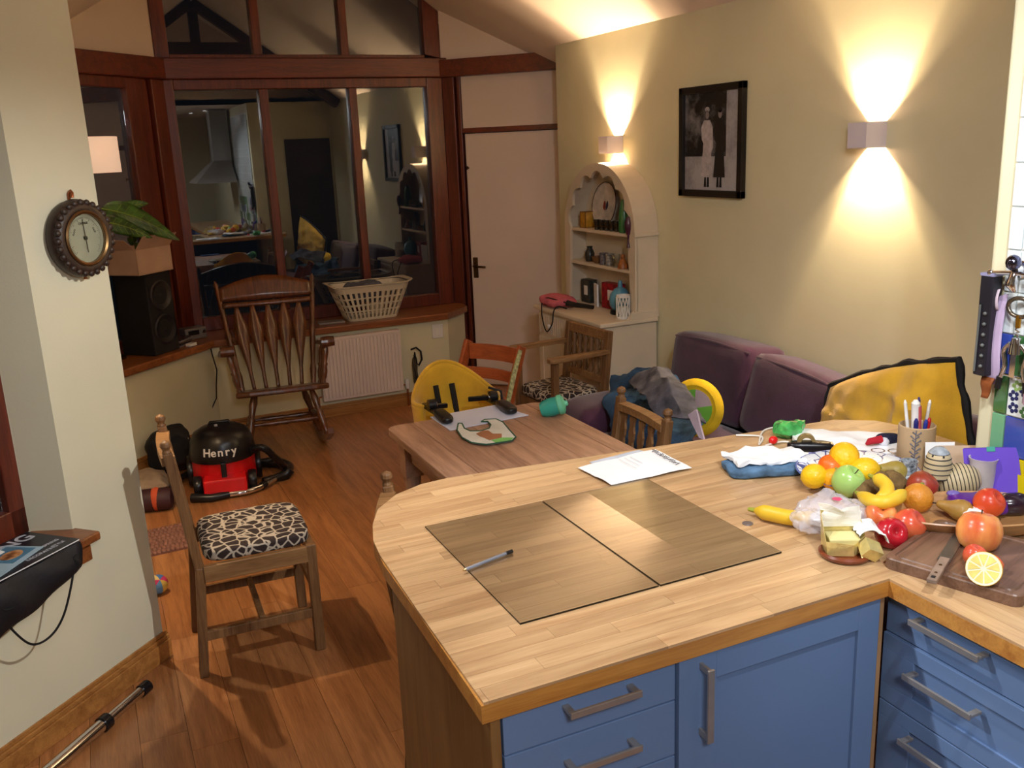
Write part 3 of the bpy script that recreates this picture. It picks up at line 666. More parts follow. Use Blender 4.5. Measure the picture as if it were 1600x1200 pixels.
# ================================================================ ROCKING CHAIR
TILT=math.radians(-12); RR=1.25
rc=thing('rocking_chair','dark varnished rocking chair with five flat back slats under the window','chair',(.99,5.66,RR-RR*math.cos(TILT)),(TILT,0,math.radians(-6)))
LEGP=[(.014,0),(.018,.02),(.013,.04),(.02,.07),(.024,.12),(.018,.16),(.024,.18),(.016,.20),(.02,.24),(.024,.29),(.018,.33),(.014,.36)]
def turned(b,p,q,prof=LEGP,sc=1,seg=10):
    p=V(p);q=V(q);d=q-p;L=d.length; M=Matrix.Translation(p)@d.to_track_quat('Z','Y').to_matrix().to_4x4()
    mx=prof[-1][1]; b.lathe([(r*sc,z/mx*L) for r,z in prof],seg,M); return b
SZ=.37
b=B().prism([(-.28,-.24),(-.2,-.27),(0,-.275),(.2,-.27),(.28,-.24),(.26,0),(.215,.2),(-.215,.2),(-.26,0)],SZ-.035,SZ); b.done('seat',ROCK,rc,bevel=.012,seg=3)
for s in (-1,1):
    n=14; y=lambda u:-.41+.86*u; z=lambda u:.017+RR-math.sqrt(RR*RR-y(u)**2)
    b=B()
    for k in range(n): b.beam((s*.235,y(k/n),z(k/n)),(s*.235,y((k+1)/n)+.004,z((k+1)/n)),.034,.034,up=(1,0,0))
    b.done('rocker',ROCK,rc)
    turned(B(),(s*.235,-.22,.045),(s*.175,-.17,SZ-.03)).done('leg',ROCK,rc,True)
    turned(B(),(s*.235,.20,.045),(s*.15,.12,SZ-.03)).done('leg',ROCK,rc,True)
    turned(B(),(s*.225,-.19,.17),(s*.19,.15,.19),sc=.6).done('side_stretcher',ROCK,rc,True)
    turned(B(),(s*.225,.17,SZ-.01),(s*.31,.28,1.09),[(.016,0),(.022,.1),(.016,.14),(.02,.3),(.016,.34),(.022,.37),(.015,.40),(.018,.6),(.014,.63),(.018,.68),(.012,.70),(.017,.72),(.006,.75)]).done('back_post',ROCK,rc,True)
    b=B(); n=8
    for k in range(n):
        f=lambda u:V((s*(.295+.03*math.sin(PI*u)),.20-.45*u,.62+.012*math.cos(2*PI*u))); b.beam(f(k/n),f((k+1)/n),.05,.024)
    b.lathe([(0,-.042),(.030,-.040),(.034,0),(.030,.040),(0,.042)],14,T(s*.297,-.245,.622)@RY(PI/2)); b.done('arm',ROCK,rc)
    for yy in (-.2,-.1,.02): turned(B(),(s*.25,yy,SZ-.01),(s*.29,yy-.01,.61),sc=.8).done('arm_spindle',ROCK,rc,True)
turned(B(),(-.21,-.19,.16),(.21,-.19,.16),sc=.75).done('front_stretcher',ROCK,rc,True)
turned(B(),(-.2,.17,.17),(.2,.17,.17),sc=.7).done('rear_stretcher',ROCK,rc,True)
def crest(u,v):
    x=-.295+.59*u; top=.125*(.45+.55*math.sin(PI*u)); return V((x,.262+.035*math.sin(PI*u)+.02*v,.95+(top+.03)*v))
B().grid(crest,16,4).done('crest_rail',ROCK,rc,True).modifiers.new('s','SOLIDIFY').thickness=.024
B().grid(lambda u,v:V((-.285+.57*u,.25+.032*math.sin(PI*u)+.008*v,.905+.03*v)),16,2).done('lower_crest',ROCK,rc,True).modifiers.new('s','SOLIDIFY').thickness=.024
for k in range(5):
    xb=-.15+.075*k; xt=-.20+.10*k
    def sl_(u,v,xb=xb,xt=xt):
        w=.012+.038*max(0,1-abs(u-.72)/.5)**1.2 if u<.72 else .012+.038*max(0,1-(u-.72)/.26)**1.0
        return V((xb+(xt-xb)*u+(v-.5)*2*w,.165+.10*u,SZ-.01+(.925-SZ)*u))
    B().grid(sl_,18,2).done('back_slat',ROCK,rc,True).modifiers.new('s','SOLIDIFY').thickness=.014
# ================================================================ SOFA
so=thing('sofa','plum purple corner sofa against the long cream wall','sofa',(2.5,3.05,0))
def sp(lo,hi,name,e=6,puff=.0,M=None,n=8):
    lo=(lo[0]-2.5,lo[1]-3.05,lo[2]); hi=(hi[0]-2.5,hi[1]-3.05,hi[2]); return B().pad(lo,hi,e,n,puff,M).done(name,PURP,so,True)
sp((2.03,1.72,.05),(2.97,3.97,.30),'base',14)
sp((2.05,3.70,.06),(2.97,3.99,.565),'arm',10)
sp((2.0,2.80,.28),(2.72,3.70,.455),'seat_cushion',8,.05)
sp((2.0,1.72,.28),(2.72,2.80,.455),'seat_cushion',8,.05)
bc=T(.26,.40,.455)@RY(math.radians(12))
def back(lo,hi,M,nm='back_cushion'):
    o=B().pad(lo,hi,11,10,.05,M).done(nm,PURP,so,True)
    b=B(); a=[(lo[0]+.01,lo[1]+.015,hi[2]-.012),(lo[0]+.01,hi[1]-.015,hi[2]-.012)]
    P=[]; 
    for k in range(13): u=k/12; P.append(M@V((lo[0]+.012-.006*math.sin(PI*u),lo[1]+.02+(hi[1]-lo[1]-.04)*u,hi[2]-.03+.014*math.sin(PI*u))))
    B().tube(P,.006,6).done('piping',PURP,o,True)
back((-.12,.27,0),(.12,.90,.40),T(.30,0,.44)@RY(math.radians(9))@RX(math.radians(-1)))
back((-.14,-.38,0),(.11,.27,.38),T(.27,0,.43)@RY(math.radians(13))@RX(math.radians(5)))
back((-.12,-.36,0),(.11,.26,.36),T(.28,-.66,.42)@RY(math.radians(14)))
sp((2.86,1.72,.28),(2.985,3.97,.58),'back_frame',9)
# mustard cushion with black fringe at the sofa end
cu=thing('mustard_cushion','large mustard cushion with black fringed edge leaning at the sofa end','cushion',(0,0,0))
CT=[V((2.55,2.62,.85)),V((2.42,1.95,1.10)),V((2.38,1.76,.56)),V((2.47,2.62,.48))]
def bil(u,v):
    p=(CT[0]*(1-u)+CT[1]*u)*(1-v)+(CT[3]*(1-u)+CT[2]*u)*v; return p
NRM=((CT[1]-CT[0]).cross(CT[3]-CT[0])).normalized()
if NRM.x>0: NRM=-NRM
def cush(sgn):
    def f(u,v):
        ed=(4*u*(1-u)*4*v*(1-v))**.45; p=bil(u,v)
        p=p+ (CT[3]-CT[0]).normalized()*(-.045*math.sin(PI*min(1,u*1.35))*(1-v)) if False else p
        wr=(1-abs(2*noise.noise(V((u*2.2+v*1.5,v*5-u*4,sgn)))))**4*.018-.009+noise.noise(V((u*3,v*9-u*5,sgn)))*.03+noise.noise(V((u*7,v*3+u*4,2)))*.022
        bulge=.04*math.sin(PI*u)
        p=p+V((0,0,bulge*(1-2*v)*(.6)))
        return p+NRM*sgn*(.075*ed+wr*ed)
    return f
b=B(); b.grid(cush(1),40,30); b.grid(cush(-1),24,18); b.done('cover',YEL,cu,True)
P=[]
for k in range(97):
    t=k/96*4; s_=int(t)%4; f_=t-int(t); u,v={0:(f_,0),1:(1,f_),2:(1-f_,1),3:(0,1-f_)}[s_]
    q=cush(0)(u,v)+V((0,0,0)); q+=V((0,noise.noise(V((k*.35,5,0)))*.006,noise.noise(V((k*.35,9,0)))*.012)); P.append(q)
B().tube(P,[.012+.002*math.sin(k*1.3) for k in range(97)],7).done('fringe',BLKM,cu,True)
# ================================================================ DRESSER
ds=thing('arched_dresser','cream painted dresser with arched open shelves and scalloped trim','dresser',(3.0,4.905,0))
# local x: 0 wall, negative into room ; y from -.435 to .405
YA,YB=-.435,.405
B().box((-.375,YA+.012,0),(-.01,YB-.012,.775)).done('base_carcass',DRES,ds,bevel=.003)
B().prism([(-.405,YA-.01),(-.01,YA-.01),(-.01,YB+.01),(-.405,YB+.01)],.775,.80).done('counter',DRES,ds,bevel=.006,seg=3)
dw=B().box((-.385,YA+.03,.62),(-.375,YB-.03,.755)).done('drawer',DRES,ds,bevel=.002)
b=B()
for k in range(26):
    y=YA+.05+k*.0295; b.box((-.389,y,.63),(-.385,y+.018,.745))
b.done('beading',DRES,dw)
for y in (-.22,.19): B().lathe([(0,0),(.009,0),(.008,.012),(.016,.02),(.014,.03),(0,.034)],14,T(-.387,y,.69)@RY(-PI/2)).done('knob',WHP,dw,True)
for y0_,y1_ in ((YA+.03,-.02),(-.01,YB-.03)):
    d_=B().box((-.383,y0_,.06),(-.375,y1_,.60)).done('door',DRES,ds,bevel=.002); B().box((-.389,y0_,.06),(-.383,y0_+.05,.60)).box((-.389,y1_-.05,.06),(-.383,y1_,.60)).box((-.389,y0_+.05,.55),(-.383,y1_-.05,.60)).box((-.389,y0_+.05,.06),(-.383,y1_-.05,.12)).done('door_frame',DRES,d_)
B().tube([(-.39,.03,.40),(-.41,.03,.40),(-.41,.03,.33)],.01).done('latch',BRA,ds)
HX=-.155; yc=(YA+YB)/2+.005; Rr=.42; ZS=1.285; RH=.40
# back board, sides, arch hood, face frame
arch=[(yc+Rr*math.cos(PI*k/24),ZS+RH*math.sin(PI*k/24)) for k in range(25)]
MYZ=Matrix(((0,0,1,0),(1,0,0,0),(0,1,0,0),(0,0,0,1)))
B().prism([(YA,.80)]+[(YB+.0,.80)]+arch,-.012,-.002,MYZ).done('back_board',DRES,ds)
def ring(name,r_out,zadd,x0,x1,th,m=DRES):
    b=B(); n=24
    O=[(yc+(Rr)*math.cos(PI*k/n),ZS+(RH)*math.sin(PI*k/n)) for k in range(n+1)]; I=[(yc+(Rr-th)*math.cos(PI*k/n),ZS+(RH-th)*math.sin(PI*k/n)) for k in range(n+1)]
    O=[(yc+Rr,.80)]+O+[(yc-Rr,.80)]; I=[(yc+Rr-th,.80)]+I+[(yc-Rr+th,.80)]
    for k in range(len(O)-1): b.prism([O[k],O[k+1],I[k+1],I[k]],x0,x1,MYZ)
    bmesh.ops.remove_doubles(b.b,verts=b.b.verts,dist=1e-5); return b.done(name,m,ds)
ring('hood',0,0,HX+.01,-.012,.012)
# scalloped face: outer arch minus wavy inner
b=B(); n=112; O=[];I=[]
for k in range(n+1):
    a=PI*k/n; sc=.045+.035*(1-abs(math.sin(a*7))); O.append((yc+Rr*math.cos(a),ZS+RH*math.sin(a))); I.append((yc+(Rr-sc)*math.cos(a),ZS+(RH-sc)*math.sin(a)))
O=[(yc+Rr,.80)]+O+[(yc-Rr,.80)]; I=[(yc+Rr-.045,.80)]+I+[(yc-Rr+.045,.80)]
for k in range(len(O)-1): b.prism([O[k],O[k+1],I[k+1],I[k]],HX-.006,HX+.012,MYZ)
bmesh.ops.remove_doubles(b.b,verts=b.b.verts,dist=1e-5); b.done('scalloped_face',DRES,ds)
for z in (1.285,1.075): B().box((HX+.0,YA+.03,z-.018),(-.012,YB-.03,z)).done('shelf',DRES,ds,bevel=.002)
B().box((HX-.012,YA-.008,ZS-.012),(-.005,YA+.006,ZS+.012)).done('side_moulding',DRES,ds,bevel=.002)
B().box((HX-.04,YA-.006,.80),(-.005,YA+.01,.84)).prism([(HX-.005,0),(HX-.06,0),(HX-.045,.02),(HX-.01,.05)],0,.012,T(0,YA+.02,.80)@RX(PI/2)).done('moulding',DRES,ds,bevel=.002)
# ================================================================ RADIATOR, SOCKET
ra=thing('radiator','white panel radiator with vertical ribs below the window seat','radiator',(1.655,6.17,.13))
b=B().box((-.29,.0,0),(.29,.012,.44))
for k in range(23): x=-.275+.025*k; b.beam((x,-.003,.02),(x,-.003,.42),.010,.008,up=(0,1,0))
b.done('front_panel',mat('radiator_enamel','#e0cfc4',.4,var=.02),ra,bevel=.002)
B().box((-.29,.045,0),(.29,.055,.44)).box((-.293,-.004,.425),(.293,.055,.445)).box((-.293,.0,0),(-.288,.055,.44)).box((.288,0,0),(.293,.055,.44)).done('casing',MT['radiator_enamel'],ra,bevel=.003)
B().tube([(.30,.03,.03),(.33,.03,.03),(.33,.03,-.13)],.007).done('pipe',COP,ra,True); B().lathe([(.013,0),(.017,.02),(.017,.06),(.012,.07),(0,.07)],14,T(.33,.03,.0)).done('valve_head',WHP,ra,True)
B().tube([(-.30,.03,.03),(-.32,.03,.03),(-.32,.03,-.13)],.007).done('pipe',COP,ra,True)
st=thing('wall_socket','white switched socket on the wall right of the radiator','socket',(2.255,6.24,.515))
B().box((-.043,-.01,-.05),(.043,0,.05)).done('plate',WHP,st,bevel=.004)
B().box((-.02,-.013,-.03),(.02,-.010,.02)).done('face',WHP,st,bevel=.003)
sc=thing('strap_bundle','dark cable and strap bundle hanging beside the radiator end','strap',(2.03,6.17,.12))
B().tube([(-.01,0,.30),(.03,0,.31),(.06,-.01,.28),(.065,-.01,.22),(.04,-.01,.18),(.02,-.01,.2),(.015,-.01,.28),(.0,-.01,.18),(.01,-.02,.08),(.03,-.02,-.11)],.007).done('loop',BLKM,sc,True)
B().pad((-.01,-.02,.05),(.03,.0,.25),4,4).rough(.008,20).done('bundle',mat('olive_webbing','#4a4030',.9),sc,True)
# ================================================================ WINDOW SEAT THINGS
GREY=mat('grey_cloth','#5c5c68',.9,var=.3,scale=14,bump=.2,bscale=120)
def crumple(label,name,cat,lo,hi,m,seed,amp=.02,sc=9,e=3,flat=None,M=None):
    b=B().pad(lo,hi,e,16); b.rough(amp,sc,seed,flat); b.rough(amp*.45,sc*2.6,seed+4,flat)
    o=b.done(name,m,None,True); tag(o,label,cat); 
    if M is not None: o.matrix_world=M
    return o
sk=thing('loudspeaker','tall black loudspeaker with two round drivers on the window seat','speaker',ML@V((-.60,-.17,.651)),math.radians(45))
B().box((-.11,-.12,0),(.11,.13,.50)).done('cabinet',BLKM,sk,bevel=.006)
for z,rr in ((.36,.085),(.15,.085)):
    B().lathe([(rr,0),(rr+.008,.004),(rr,.010),(rr-.012,.006),(rr-.03,-.002),(.02,-.004),(0,.006)],28,T(0,-.121,z)@RX(PI/2)).done('driver',mat('driver_ring','#2c2a2c',.4,.3),sk,True)
cbx=thing('cardboard_box','open cardboard box standing on the black loudspeaker','box',ML@V((-.635,-.185,1.153)),math.radians(45))
CARD=mat('cardboard','#c0a08a',.85,var=.06,scale=6)
B().box((-.15,-.13,0),(.15,.13,.004)).box((-.15,-.13,0),(-.147,.13,.15)).box((.147,-.13,0),(.15,.13,.15)).box((-.15,-.13,0),(.15,-.127,.15)).box((-.15,.127,0),(.15,.13,.15)).done('box_body',CARD,cbx)
B().box((-.147,-.10,0),(.147,0,.003),T(0,-.128,.15)@RX(math.radians(-50))).done('flap',CARD,cbx); B().box((-.10,-.127,0),(0,.127,.003),T(-.15,0,.15)@RY(math.radians(40))).done('flap',CARD,cbx)
LEAF=mat('variegated_leaf','#3f6a28',.4,var=.3,scale=16,dark='#1c3812',coat=.3); VEIN=mat('leaf_vein','#7d9a3c',.5)
pl=thing('leafy_plant','dark green leafy plant lying in the cardboard box','plant',ML@V((-.60,-.16,1.165)),math.radians(45))
B().tube([(0,0,0),(0,0,.08),(-.02,-.02,.165)],.012).done('stem',mat('green_stem','#3c5a24'),pl,True)
PI_=(T(*(ML@V((-.60,-.16,1.165))))@R45).inverted()
def leafto(S_,E_,side,W,droop=.05,seed=0):
    S_=V(S_);E_=V(E_);L=E_-S_; n=side.normalized(); nn=L.normalized().cross(n)
    def f(u,v):
        w=W*math.sin(PI*min(1,u**.8))**.75*(1-.3*u)+.001; q=(v-.5)*2
        p=S_+L*u+n*(w*q)+nn*(.010*math.sin(7*u+seed)*abs(q)-.25*w*abs(q))+V((0,0,droop*math.sin(PI*u))); return PI_@p
    o=B().grid(f,14,6).done('leaf',LEAF,pl,True); o.modifiers.new('s','SOLIDIFY').thickness=.0015
    B().tube([f(u/10,.5) for u in range(11)],[.0035*(1-u/11)+.0008 for u in range(11)],6).done('midrib',VEIN,o,True)
    vb=B()
    for k in range(2,9):
        for s_ in (.12,.88): vb.tube([f(k/10,.5),f(k/10+.07,s_)],.0011,4)
    vb.done('side_veins',VEIN,o)
up_=V((.1,.35,1))
leafto(aty(158,326,5.93),aty(281,376,5.82),up_,.085,.035)
leafto(aty(150,345,5.88),aty(238,372,5.80),up_,.06,.02,1)
leafto(aty(165,340,6.0),aty(232,318,6.02),up_,.05,.02,2)
leafto(aty(160,345,5.95),aty(205,368,5.85),up_,.05,.02,3)
leafto(ML@V((-.62,-.16,1.33)),ML@V((-.80,-.30,1.40)),V((.5,-.5,.6)),.05,.02,4)
lm=thing('shaded_lamp','glowing cream drum lampshade on a tall stem behind the angled wall','lamp',(.078,5.963,.651))
B().lathe([(0,0),(.065,0),(.065,.012),(.02,.025),(.011,.03),(.011,1.14),(0,1.14)],24).done('stem_and_base',BRA,lm,True)
SH=mat('lampshade_cloth','#f0d8c0',.8,var=.02,emit=(1,.66,.46),es=.55)
o=B().lathe([(.185,1.10),(.185,1.30)],48).done('lamp_shade',SH,lm,True); o.modifiers.new('s','SOLIDIFY').thickness=.002
B().ball((0,0,1.2),.03,2).done('bulb',mat('shade_bulb','#ffffff',.5,emit=(1,.7,.4),es=25),lm,True)
def cds():
    b=thing('compact_disc_stack','stack of disc cases lying on the window seat beside the loudspeaker','disc case',ML@V((-.40,-.20,.651)),math.radians(52)); z=0
    for k in range(5):
        B().box((-.07,-.06,z),(.07,.065,z+.009),RZ(.15*math.sin(k*2.2))).done('case',mat('disc_case_%d'%(k%3),['#8f8580','#3a3034','#5a4a44'][k%3],.25),b); z+=.0105
    return b
cds()
rd=thing('clock_radio','small silver radio with a dark display on the window seat','radio',(.575,6.36,.651),math.radians(20))
B().box((-.075,-.05,0),(.075,.05,.075)).done('case',mat('silver_plastic','#8f8a86',.35,.5),rd,bevel=.008)
B().box((-.055,-.053,.03),(.02,-.049,.06)).done('display',BLK,rd); B().lathe([(0,0),(.012,0),(.012,.01),(0,.011)],14,T(.05,-.05,.045)@RX(PI/2)).done('dial_knob',CHROME,rd,True)
tag(B().box((-.03,-.02,0),(.03,.02,.018)).done('tape_cassette',WHP,bevel=.002),'small white box lying at the front edge of the window seat','box').matrix_world=T(*(ML@V((-.40,-.305,.651))))@R45
tb=B().box((-.09,-.05,0),(.09,.05,.012)).done('closed_notebook',mat('grey_cover','#8a8078',.5),bevel=.003); tag(tb,'thin grey notebook on the window seat left of the laundry basket','notebook'); place(tb,(1.50,6.33,.651),math.radians(-6))
lb=thing('laundry_basket','white plastic laundry basket with a lattice of holes on the window seat','basket',(1.80,6.375,.651),math.radians(1))
def rr_(w,d,r,n=6): return rounded(-w,w,-d,d,r,n)
BK=mat('basket_plastic','#cdc0a6',.45,var=.02)
zb,zt=.0,.245
def wallpt(P,Q,k,u): a=V((P[k][0],P[k][1],zb)); c=V((Q[k][0],Q[k][1],zt)); return a.lerp(c,u)
Pb=rr_(.18,.10,.05,8); Pt=rr_(.275,.155,.07,8)
def dens(P,n=76):
    P=[V((p[0],p[1],0)) for p in P]; P.append(P[0]); L=[0]
    for a,c in zip(P,P[1:]): L.append(L[-1]+(c-a).length)
    out=[]; 
    for i in range(n):
        t=L[-1]*i/n; j=max(k for k in range(len(L)) if L[k]<=t+1e-9); j=min(j,len(P)-2); out.append(P[j].lerp(P[j+1],(t-L[j])/(L[j+1]-L[j])))
    return out
Db,Dt=dens(Pb),dens(Pt)
b=B(); us=[0,.08,.26,.30,.45,.49,.64,.68,.83,.87,1.0]
for k in range(76):
    k2=(k+1)%76
    for i in range(len(us)-1):
        hole=(i%2==1) and (k%2==0)
        if i in(0,9) : hole=False
        if hole: continue
        q=[wallpt(Db,Dt,k,us[i]),wallpt(Db,Dt,k2,us[i]),wallpt(Db,Dt,k2,us[i+1]),wallpt(Db,Dt,k,us[i+1])]
        b.b.faces.new([b.b.verts.new(x) for x in q])
bmesh.ops.remove_doubles(b.b,verts=b.b.verts,dist=1e-4)
o=b.done('lattice_wall',BK,lb); o.modifiers.new('s','SOLIDIFY').thickness=.003
B().prism([(p.x,p.y) for p in Db],0,.004).done('bottom',BK,lb)
ri=rr_(.305,.17,.09,8); b=B(); ri2=rr_(.272,.152,.07,8); n=len(ri)
va=[b.b.verts.new((p[0]*1.0,p[1],.240+.028*(abs(p[0])/.305)**2)) for p in ri]; vb=[b.b.verts.new((p[0],p[1],.248+.016*(abs(p[0])/.305)**2)) for p in ri2]
for k in range(n): b.b.faces.new((va[k],va[(k+1)%n],vb[(k+1)%n],vb[k]))
o=b.done('rim',BK,lb,True); o.modifiers.new('s','SOLIDIFY').thickness=.006
crumple('dark grey washing piled inside the white laundry basket','washing','clothes',(-.15,-.09,-.075),(.15,.09,.075),GREY,3,.02,M=T(1.76,6.375,.842))
wire=B().tube([(.66,6.215,.60),(.665,6.21,.55),(.68,6.2,.45),(.665,6.2,.35),(.655,6.2,.26),(.60,6.19,.17),(.57,6.17,.10),(.62,6.12,.01)],.004).done('speaker_cable',BLKM,None,True); tag(wire,'thin black cable hanging from the window seat behind the vacuum cleaner','cable')
# ================================================================ FLOOR THINGS
hv=thing('vacuum_cleaner','red and black tub vacuum cleaner with Henry lettering on the floor','vacuum cleaner',(.545,5.18,0),math.radians(-8))
B().lathe([(0,.03),(.165,.03),(.172,.05),(.172,.185),(.165,.20),(0,.20)],40,sx=1,sy=.95).box((-.115,-.235,.025),(.115,-.10,.115)).done('red_tub',REDP,hv,bevel=.012,seg=3)
B().lathe([(.180,.185),(.184,.20),(.178,.235),(.168,.285),(.148,.325),(.105,.350),(.05,.36),(0,.36)],44).lathe([(0,.185),(.18,.185),(.18,.19),(0,.19)],44).done('black_dome',BLK,hv,True)
B().tube([(-.06,.02,.350),(-.05,.02,.372),(.05,.02,.372),(.06,.02,.350)],.010).done('handle',BLK,hv,True)
B().box((-.028,-.025,.355),(-.01,-.012,.372)).done('switch',mat('grey_switch','#8a8a90'),hv,bevel=.003)
B().box((-.014,-.20,.10),(.014,-.155,.195)).done('hose_clip',BLK,hv,bevel=.004)
for s in (-1,1):
    B().lathe([(0,-.022),(.052,-.022),(.058,-.012),(.058,.012),(.052,.022),(0,.022)],24,T(s*.145,-.13,.06)@RY(PI/2)).done('wheel',BLK,hv,True)
    B().lathe([(0,-.016),(.085,-.016),(.09,0),(.085,.016),(0,.016)],28,T(s*.185,.07,.09)@RY(PI/2)).done('wheel',BLK,hv,True)
B().lathe([(.026,0),(.03,.01),(.026,.03),(0,.03)],18,T(.145,-.075,.215)@RY(math.radians(80))).done('hose_port',BLK,hv,True)
for i,ch in enumerate('Henry'):
    M=RZ((i-2)*.205-.04)@T(0,-.1785,.250)@RX(math.radians(78)); text_mesh('lettering',ch,.062,mat('letter_white','#e8e4de',.5),hv,M,.0014)
P=[]
for k in range(60):
    a=math.radians(-60+k*9.5); rr=.20+.012*k/60; P.append(V((.05+rr*math.cos(a)*1.0,-.02+rr*math.sin(a)*.95,.028+.0009*k)))
P=[V((.02,-.20,.22)),V((.10,-.25,.24)),V((.22,-.20,.20)),V((.30,-.06,.10)),V((.30,.06,.04))]
hb=B(); Q=[]
def crv(pts,n=6):
    o=[]
    for i in range(len(pts)-1):
        p0=pts[max(i-1,0)];p1=pts[i];p2=pts[i+1];p3=pts[min(i+2,len(pts)-1)]
        for k in range(n):
            t=k/n; o.append(.5*((2*p1)+(p2-p0)*t+(2*p0-5*p1+4*p2-p3)*t*t+(3*p1-p0-3*p2+p3)*t**3))
    o.append(pts[-1]); return o
ho_=crv([V((.15,-.08,.22)),V((.22,-.12,.23)),V((.28,-.08,.15)),V((.33,.02,.05)),V((.27,.16,.03)),V((.05,.27,.03)),V((-.2,.22,.03)),V((-.29,0,.03)),V((-.25,-.16,.03)),V((-.22,-.27,.03))],8)
hb.tube(ho_,[.019+.0018*(i%2) for i in range(len(ho_))],10).done('hose',BLK,hv,True)
hz=crv([V((.20,-.10,.03)),V((.33,-.02,.03)),V((.36,.12,.03)),V((.28,.25,.03)),V((.18,.24,.03))],8)
B().tube(hz,[.019+.0018*(i%2) for i in range(len(hz))],10).done('hose_coil',BLK,hv,True)
wn=thing('vacuum_wand','curved chrome vacuum wand with black ends lying before the vacuum cleaner','vacuum wand',(0,0,0))
wp=[atz(*p,.025) for p in ((300,778),(330,778),(358,772),(385,768),(408,760),(430,748),(446,742))]
B().tube(wp[:3],[.026,.022,.020],12).done('grip',BLK,wn,True); B().tube(crv(wp[2:6]),.0165,12).done('chrome_tube',CHROME,wn,True)
B().tube([wp[4]+(wp[5]-wp[4])*.05,wp[4]+(wp[5]-wp[4])*.3],.021,12).done('collar',BLK,wn,True); B().tube([wp[5],wp[6],wp[6]+V((.03,.0,.03))],[.018,.032,.03],12).done('end_cuff',BLK,wn,True)
pp=B().grid(lambda u,v:V((-.06+.12*u,-.04+.08*v,.006+.012*noise.noise(V((u*3,v*3,1))))),6,5,.001).done('paper_scrap',WHT); tag(pp,'crumpled white paper scrap on the floor right of the vacuum cleaner','paper'); place(pp,(.86,5.42,0),.4)
crumple('black crumpled bag against the wall left of the vacuum cleaner','black_bag','bag',(-.13,-.10,0),(.13,.10,.27),BLKM,11,.03,7,flat=0,M=T(.30,5.62,0))
crumple('beige cloth heap on the floor behind the near chair','cloth_heap','cloth',(-.17,-.17,0),(.17,.17,.09),mat('beige_cloth','#9c8670',.9,var=.15,scale=9,bump=.2),5,.03,9,flat=0,M=T(.08,5.33,0))
fb=thing('toy_barrel','dark red and orange rolled toy on the floor behind the near chair','toy',(.10,4.99,.001),math.radians(-15))
B().lathe([(0,-.14),(.05,-.14),(.06,-.12),(.06,.12),(.05,.14),(0,.14)],20,T(0,0,.062)@RY(PI/2)).done('body',mat('dark_maroon','#3a1a20',.6),fb,True)
B().lathe([(.0,-.028),(.055,-.026),(.064,0),(.055,.026),(0,.028)],20,T(.06,-.0,.064)@RY(PI/2)).done('orange_band',mat('orange_plush','#c4502c',.8,bump=.2),fb,True)
ma=B(); 
for i in range(12):
    for j in range(9):
        ma.lathe([(.0,0),(.0115,0),(.0125,.006),(.008,.012),(0,.013)],8,T(-.105+.0205*i+(.006 if j%2 else 0),-.145+.036*j,0)@Matrix.Diagonal((1,1.7,1,1)))
o=ma.done('knots',mat('dusty_pink_wool','#8a5f50',.95,var=.15,scale=40,bump=.3),None,True); o['kind']='stuff'
mt=thing('knitted_mat','dusty pink chunky knitted mat on the floor beside the near chair','mat',(.15,4.53,0),math.radians(4)); o.parent=mt; o.location=(0,0,.004)
B().box((-.125,-.165,.001),(.135,.165,.006)).done('backing',mat('dusty_pink_backing','#7a5044',.95),mt)
bl=thing('toy_ball','small pink, blue and yellow cloth ball on the floor at the wall end','ball',(.082,3.94,.043))
def wedge(a0,a1):
    b=B(); n=5; m_=8; rows=[[V((.042*math.sin(PI*j/m_)*math.cos(a0+(a1-a0)*i/n),.042*math.sin(PI*j/m_)*math.sin(a0+(a1-a0)*i/n),.042*math.cos(PI*j/m_))) for j in range(m_+1)] for i in range(n+1)]
    V_=[[b.b.verts.new(p) for p in r_] for r_ in rows]
    for i in range(n):
        for j in range(m_): b.b.faces.new((V_[i][j],V_[i+1][j],V_[i+1][j+1],V_[i][j+1]))
    bmesh.ops.remove_doubles(b.b,verts=b.b.verts,dist=1e-6); return b
for k,c in enumerate(('#d8407a','#4a7ac8','#e8d08a','#d8407a','#6aa0d8','#e6c860')):
    wedge(k*PI/3,(k+1)*PI/3).done('panel',mat('ball_panel_'+c[1:],c,.8,bump=.1),bl,True).rotation_euler=(.7,.3,0)
po=thing('telescopic_pole','silver telescopic pole with a black end cap lying along the skirting board','pole',(0,0,0))
a=atz(222,1072,.028)+V((.012,-.012,0)); c=a+(atz(75,1198,.028)+V((.012,-.012,0))-a)*1.9; d=(c-a).normalized()
B().tube([a,a+d*.21],.018,16).done('thin_tube',CHROME,po,True); B().tube([a+d*.21,c],.022,16).done('thick_tube',CHROME,po,True)
B().tube([a-d*.01,a+d*.028],.022,16).done('end_cap',BLK,po,True); B().tube([a+d*.195,a+d*.225],.027,16).done('collar',BLK,po,True)
# ================================================================ LEFT SILL: BAG, MAGAZINE, LEAFLETS
def onwall(px,py,off):
    d=ray(px,py); n=V((-1,1,0))/math.sqrt(2); k=V((.062,3.377,0)).dot(n)+off; return V((0,0,CH))+d*(k/d.dot(n))
bg=thing('drawstring_bag','black drawstring bag hanging over the left window sill under the magazines','bag',(0,0,0))
def drape(u,v):
    x=-.405-.62*u
    if v<.3: t=v/.3; p=V((x,.03-.13*t,.655))
    else:
        t=(v-.3)/.7; L=.07+.17*u+.008*math.sin(u*9); p=V((x-.02*t,-.112-.018*math.sin(PI*t*.9),.655-L*t))
    p+=V((0,-.006*math.sin(u*23+v*7)*min(1,v*2),0)); return P0@p
o=B().grid(drape,28,16).done('cloth',mat('black_nylon','#15151c',.6,var=.2,scale=12,bump=.15),bg,True); md=o.modifiers.new('s','SOLIDIFY'); md.thickness=.005; md.offset=1
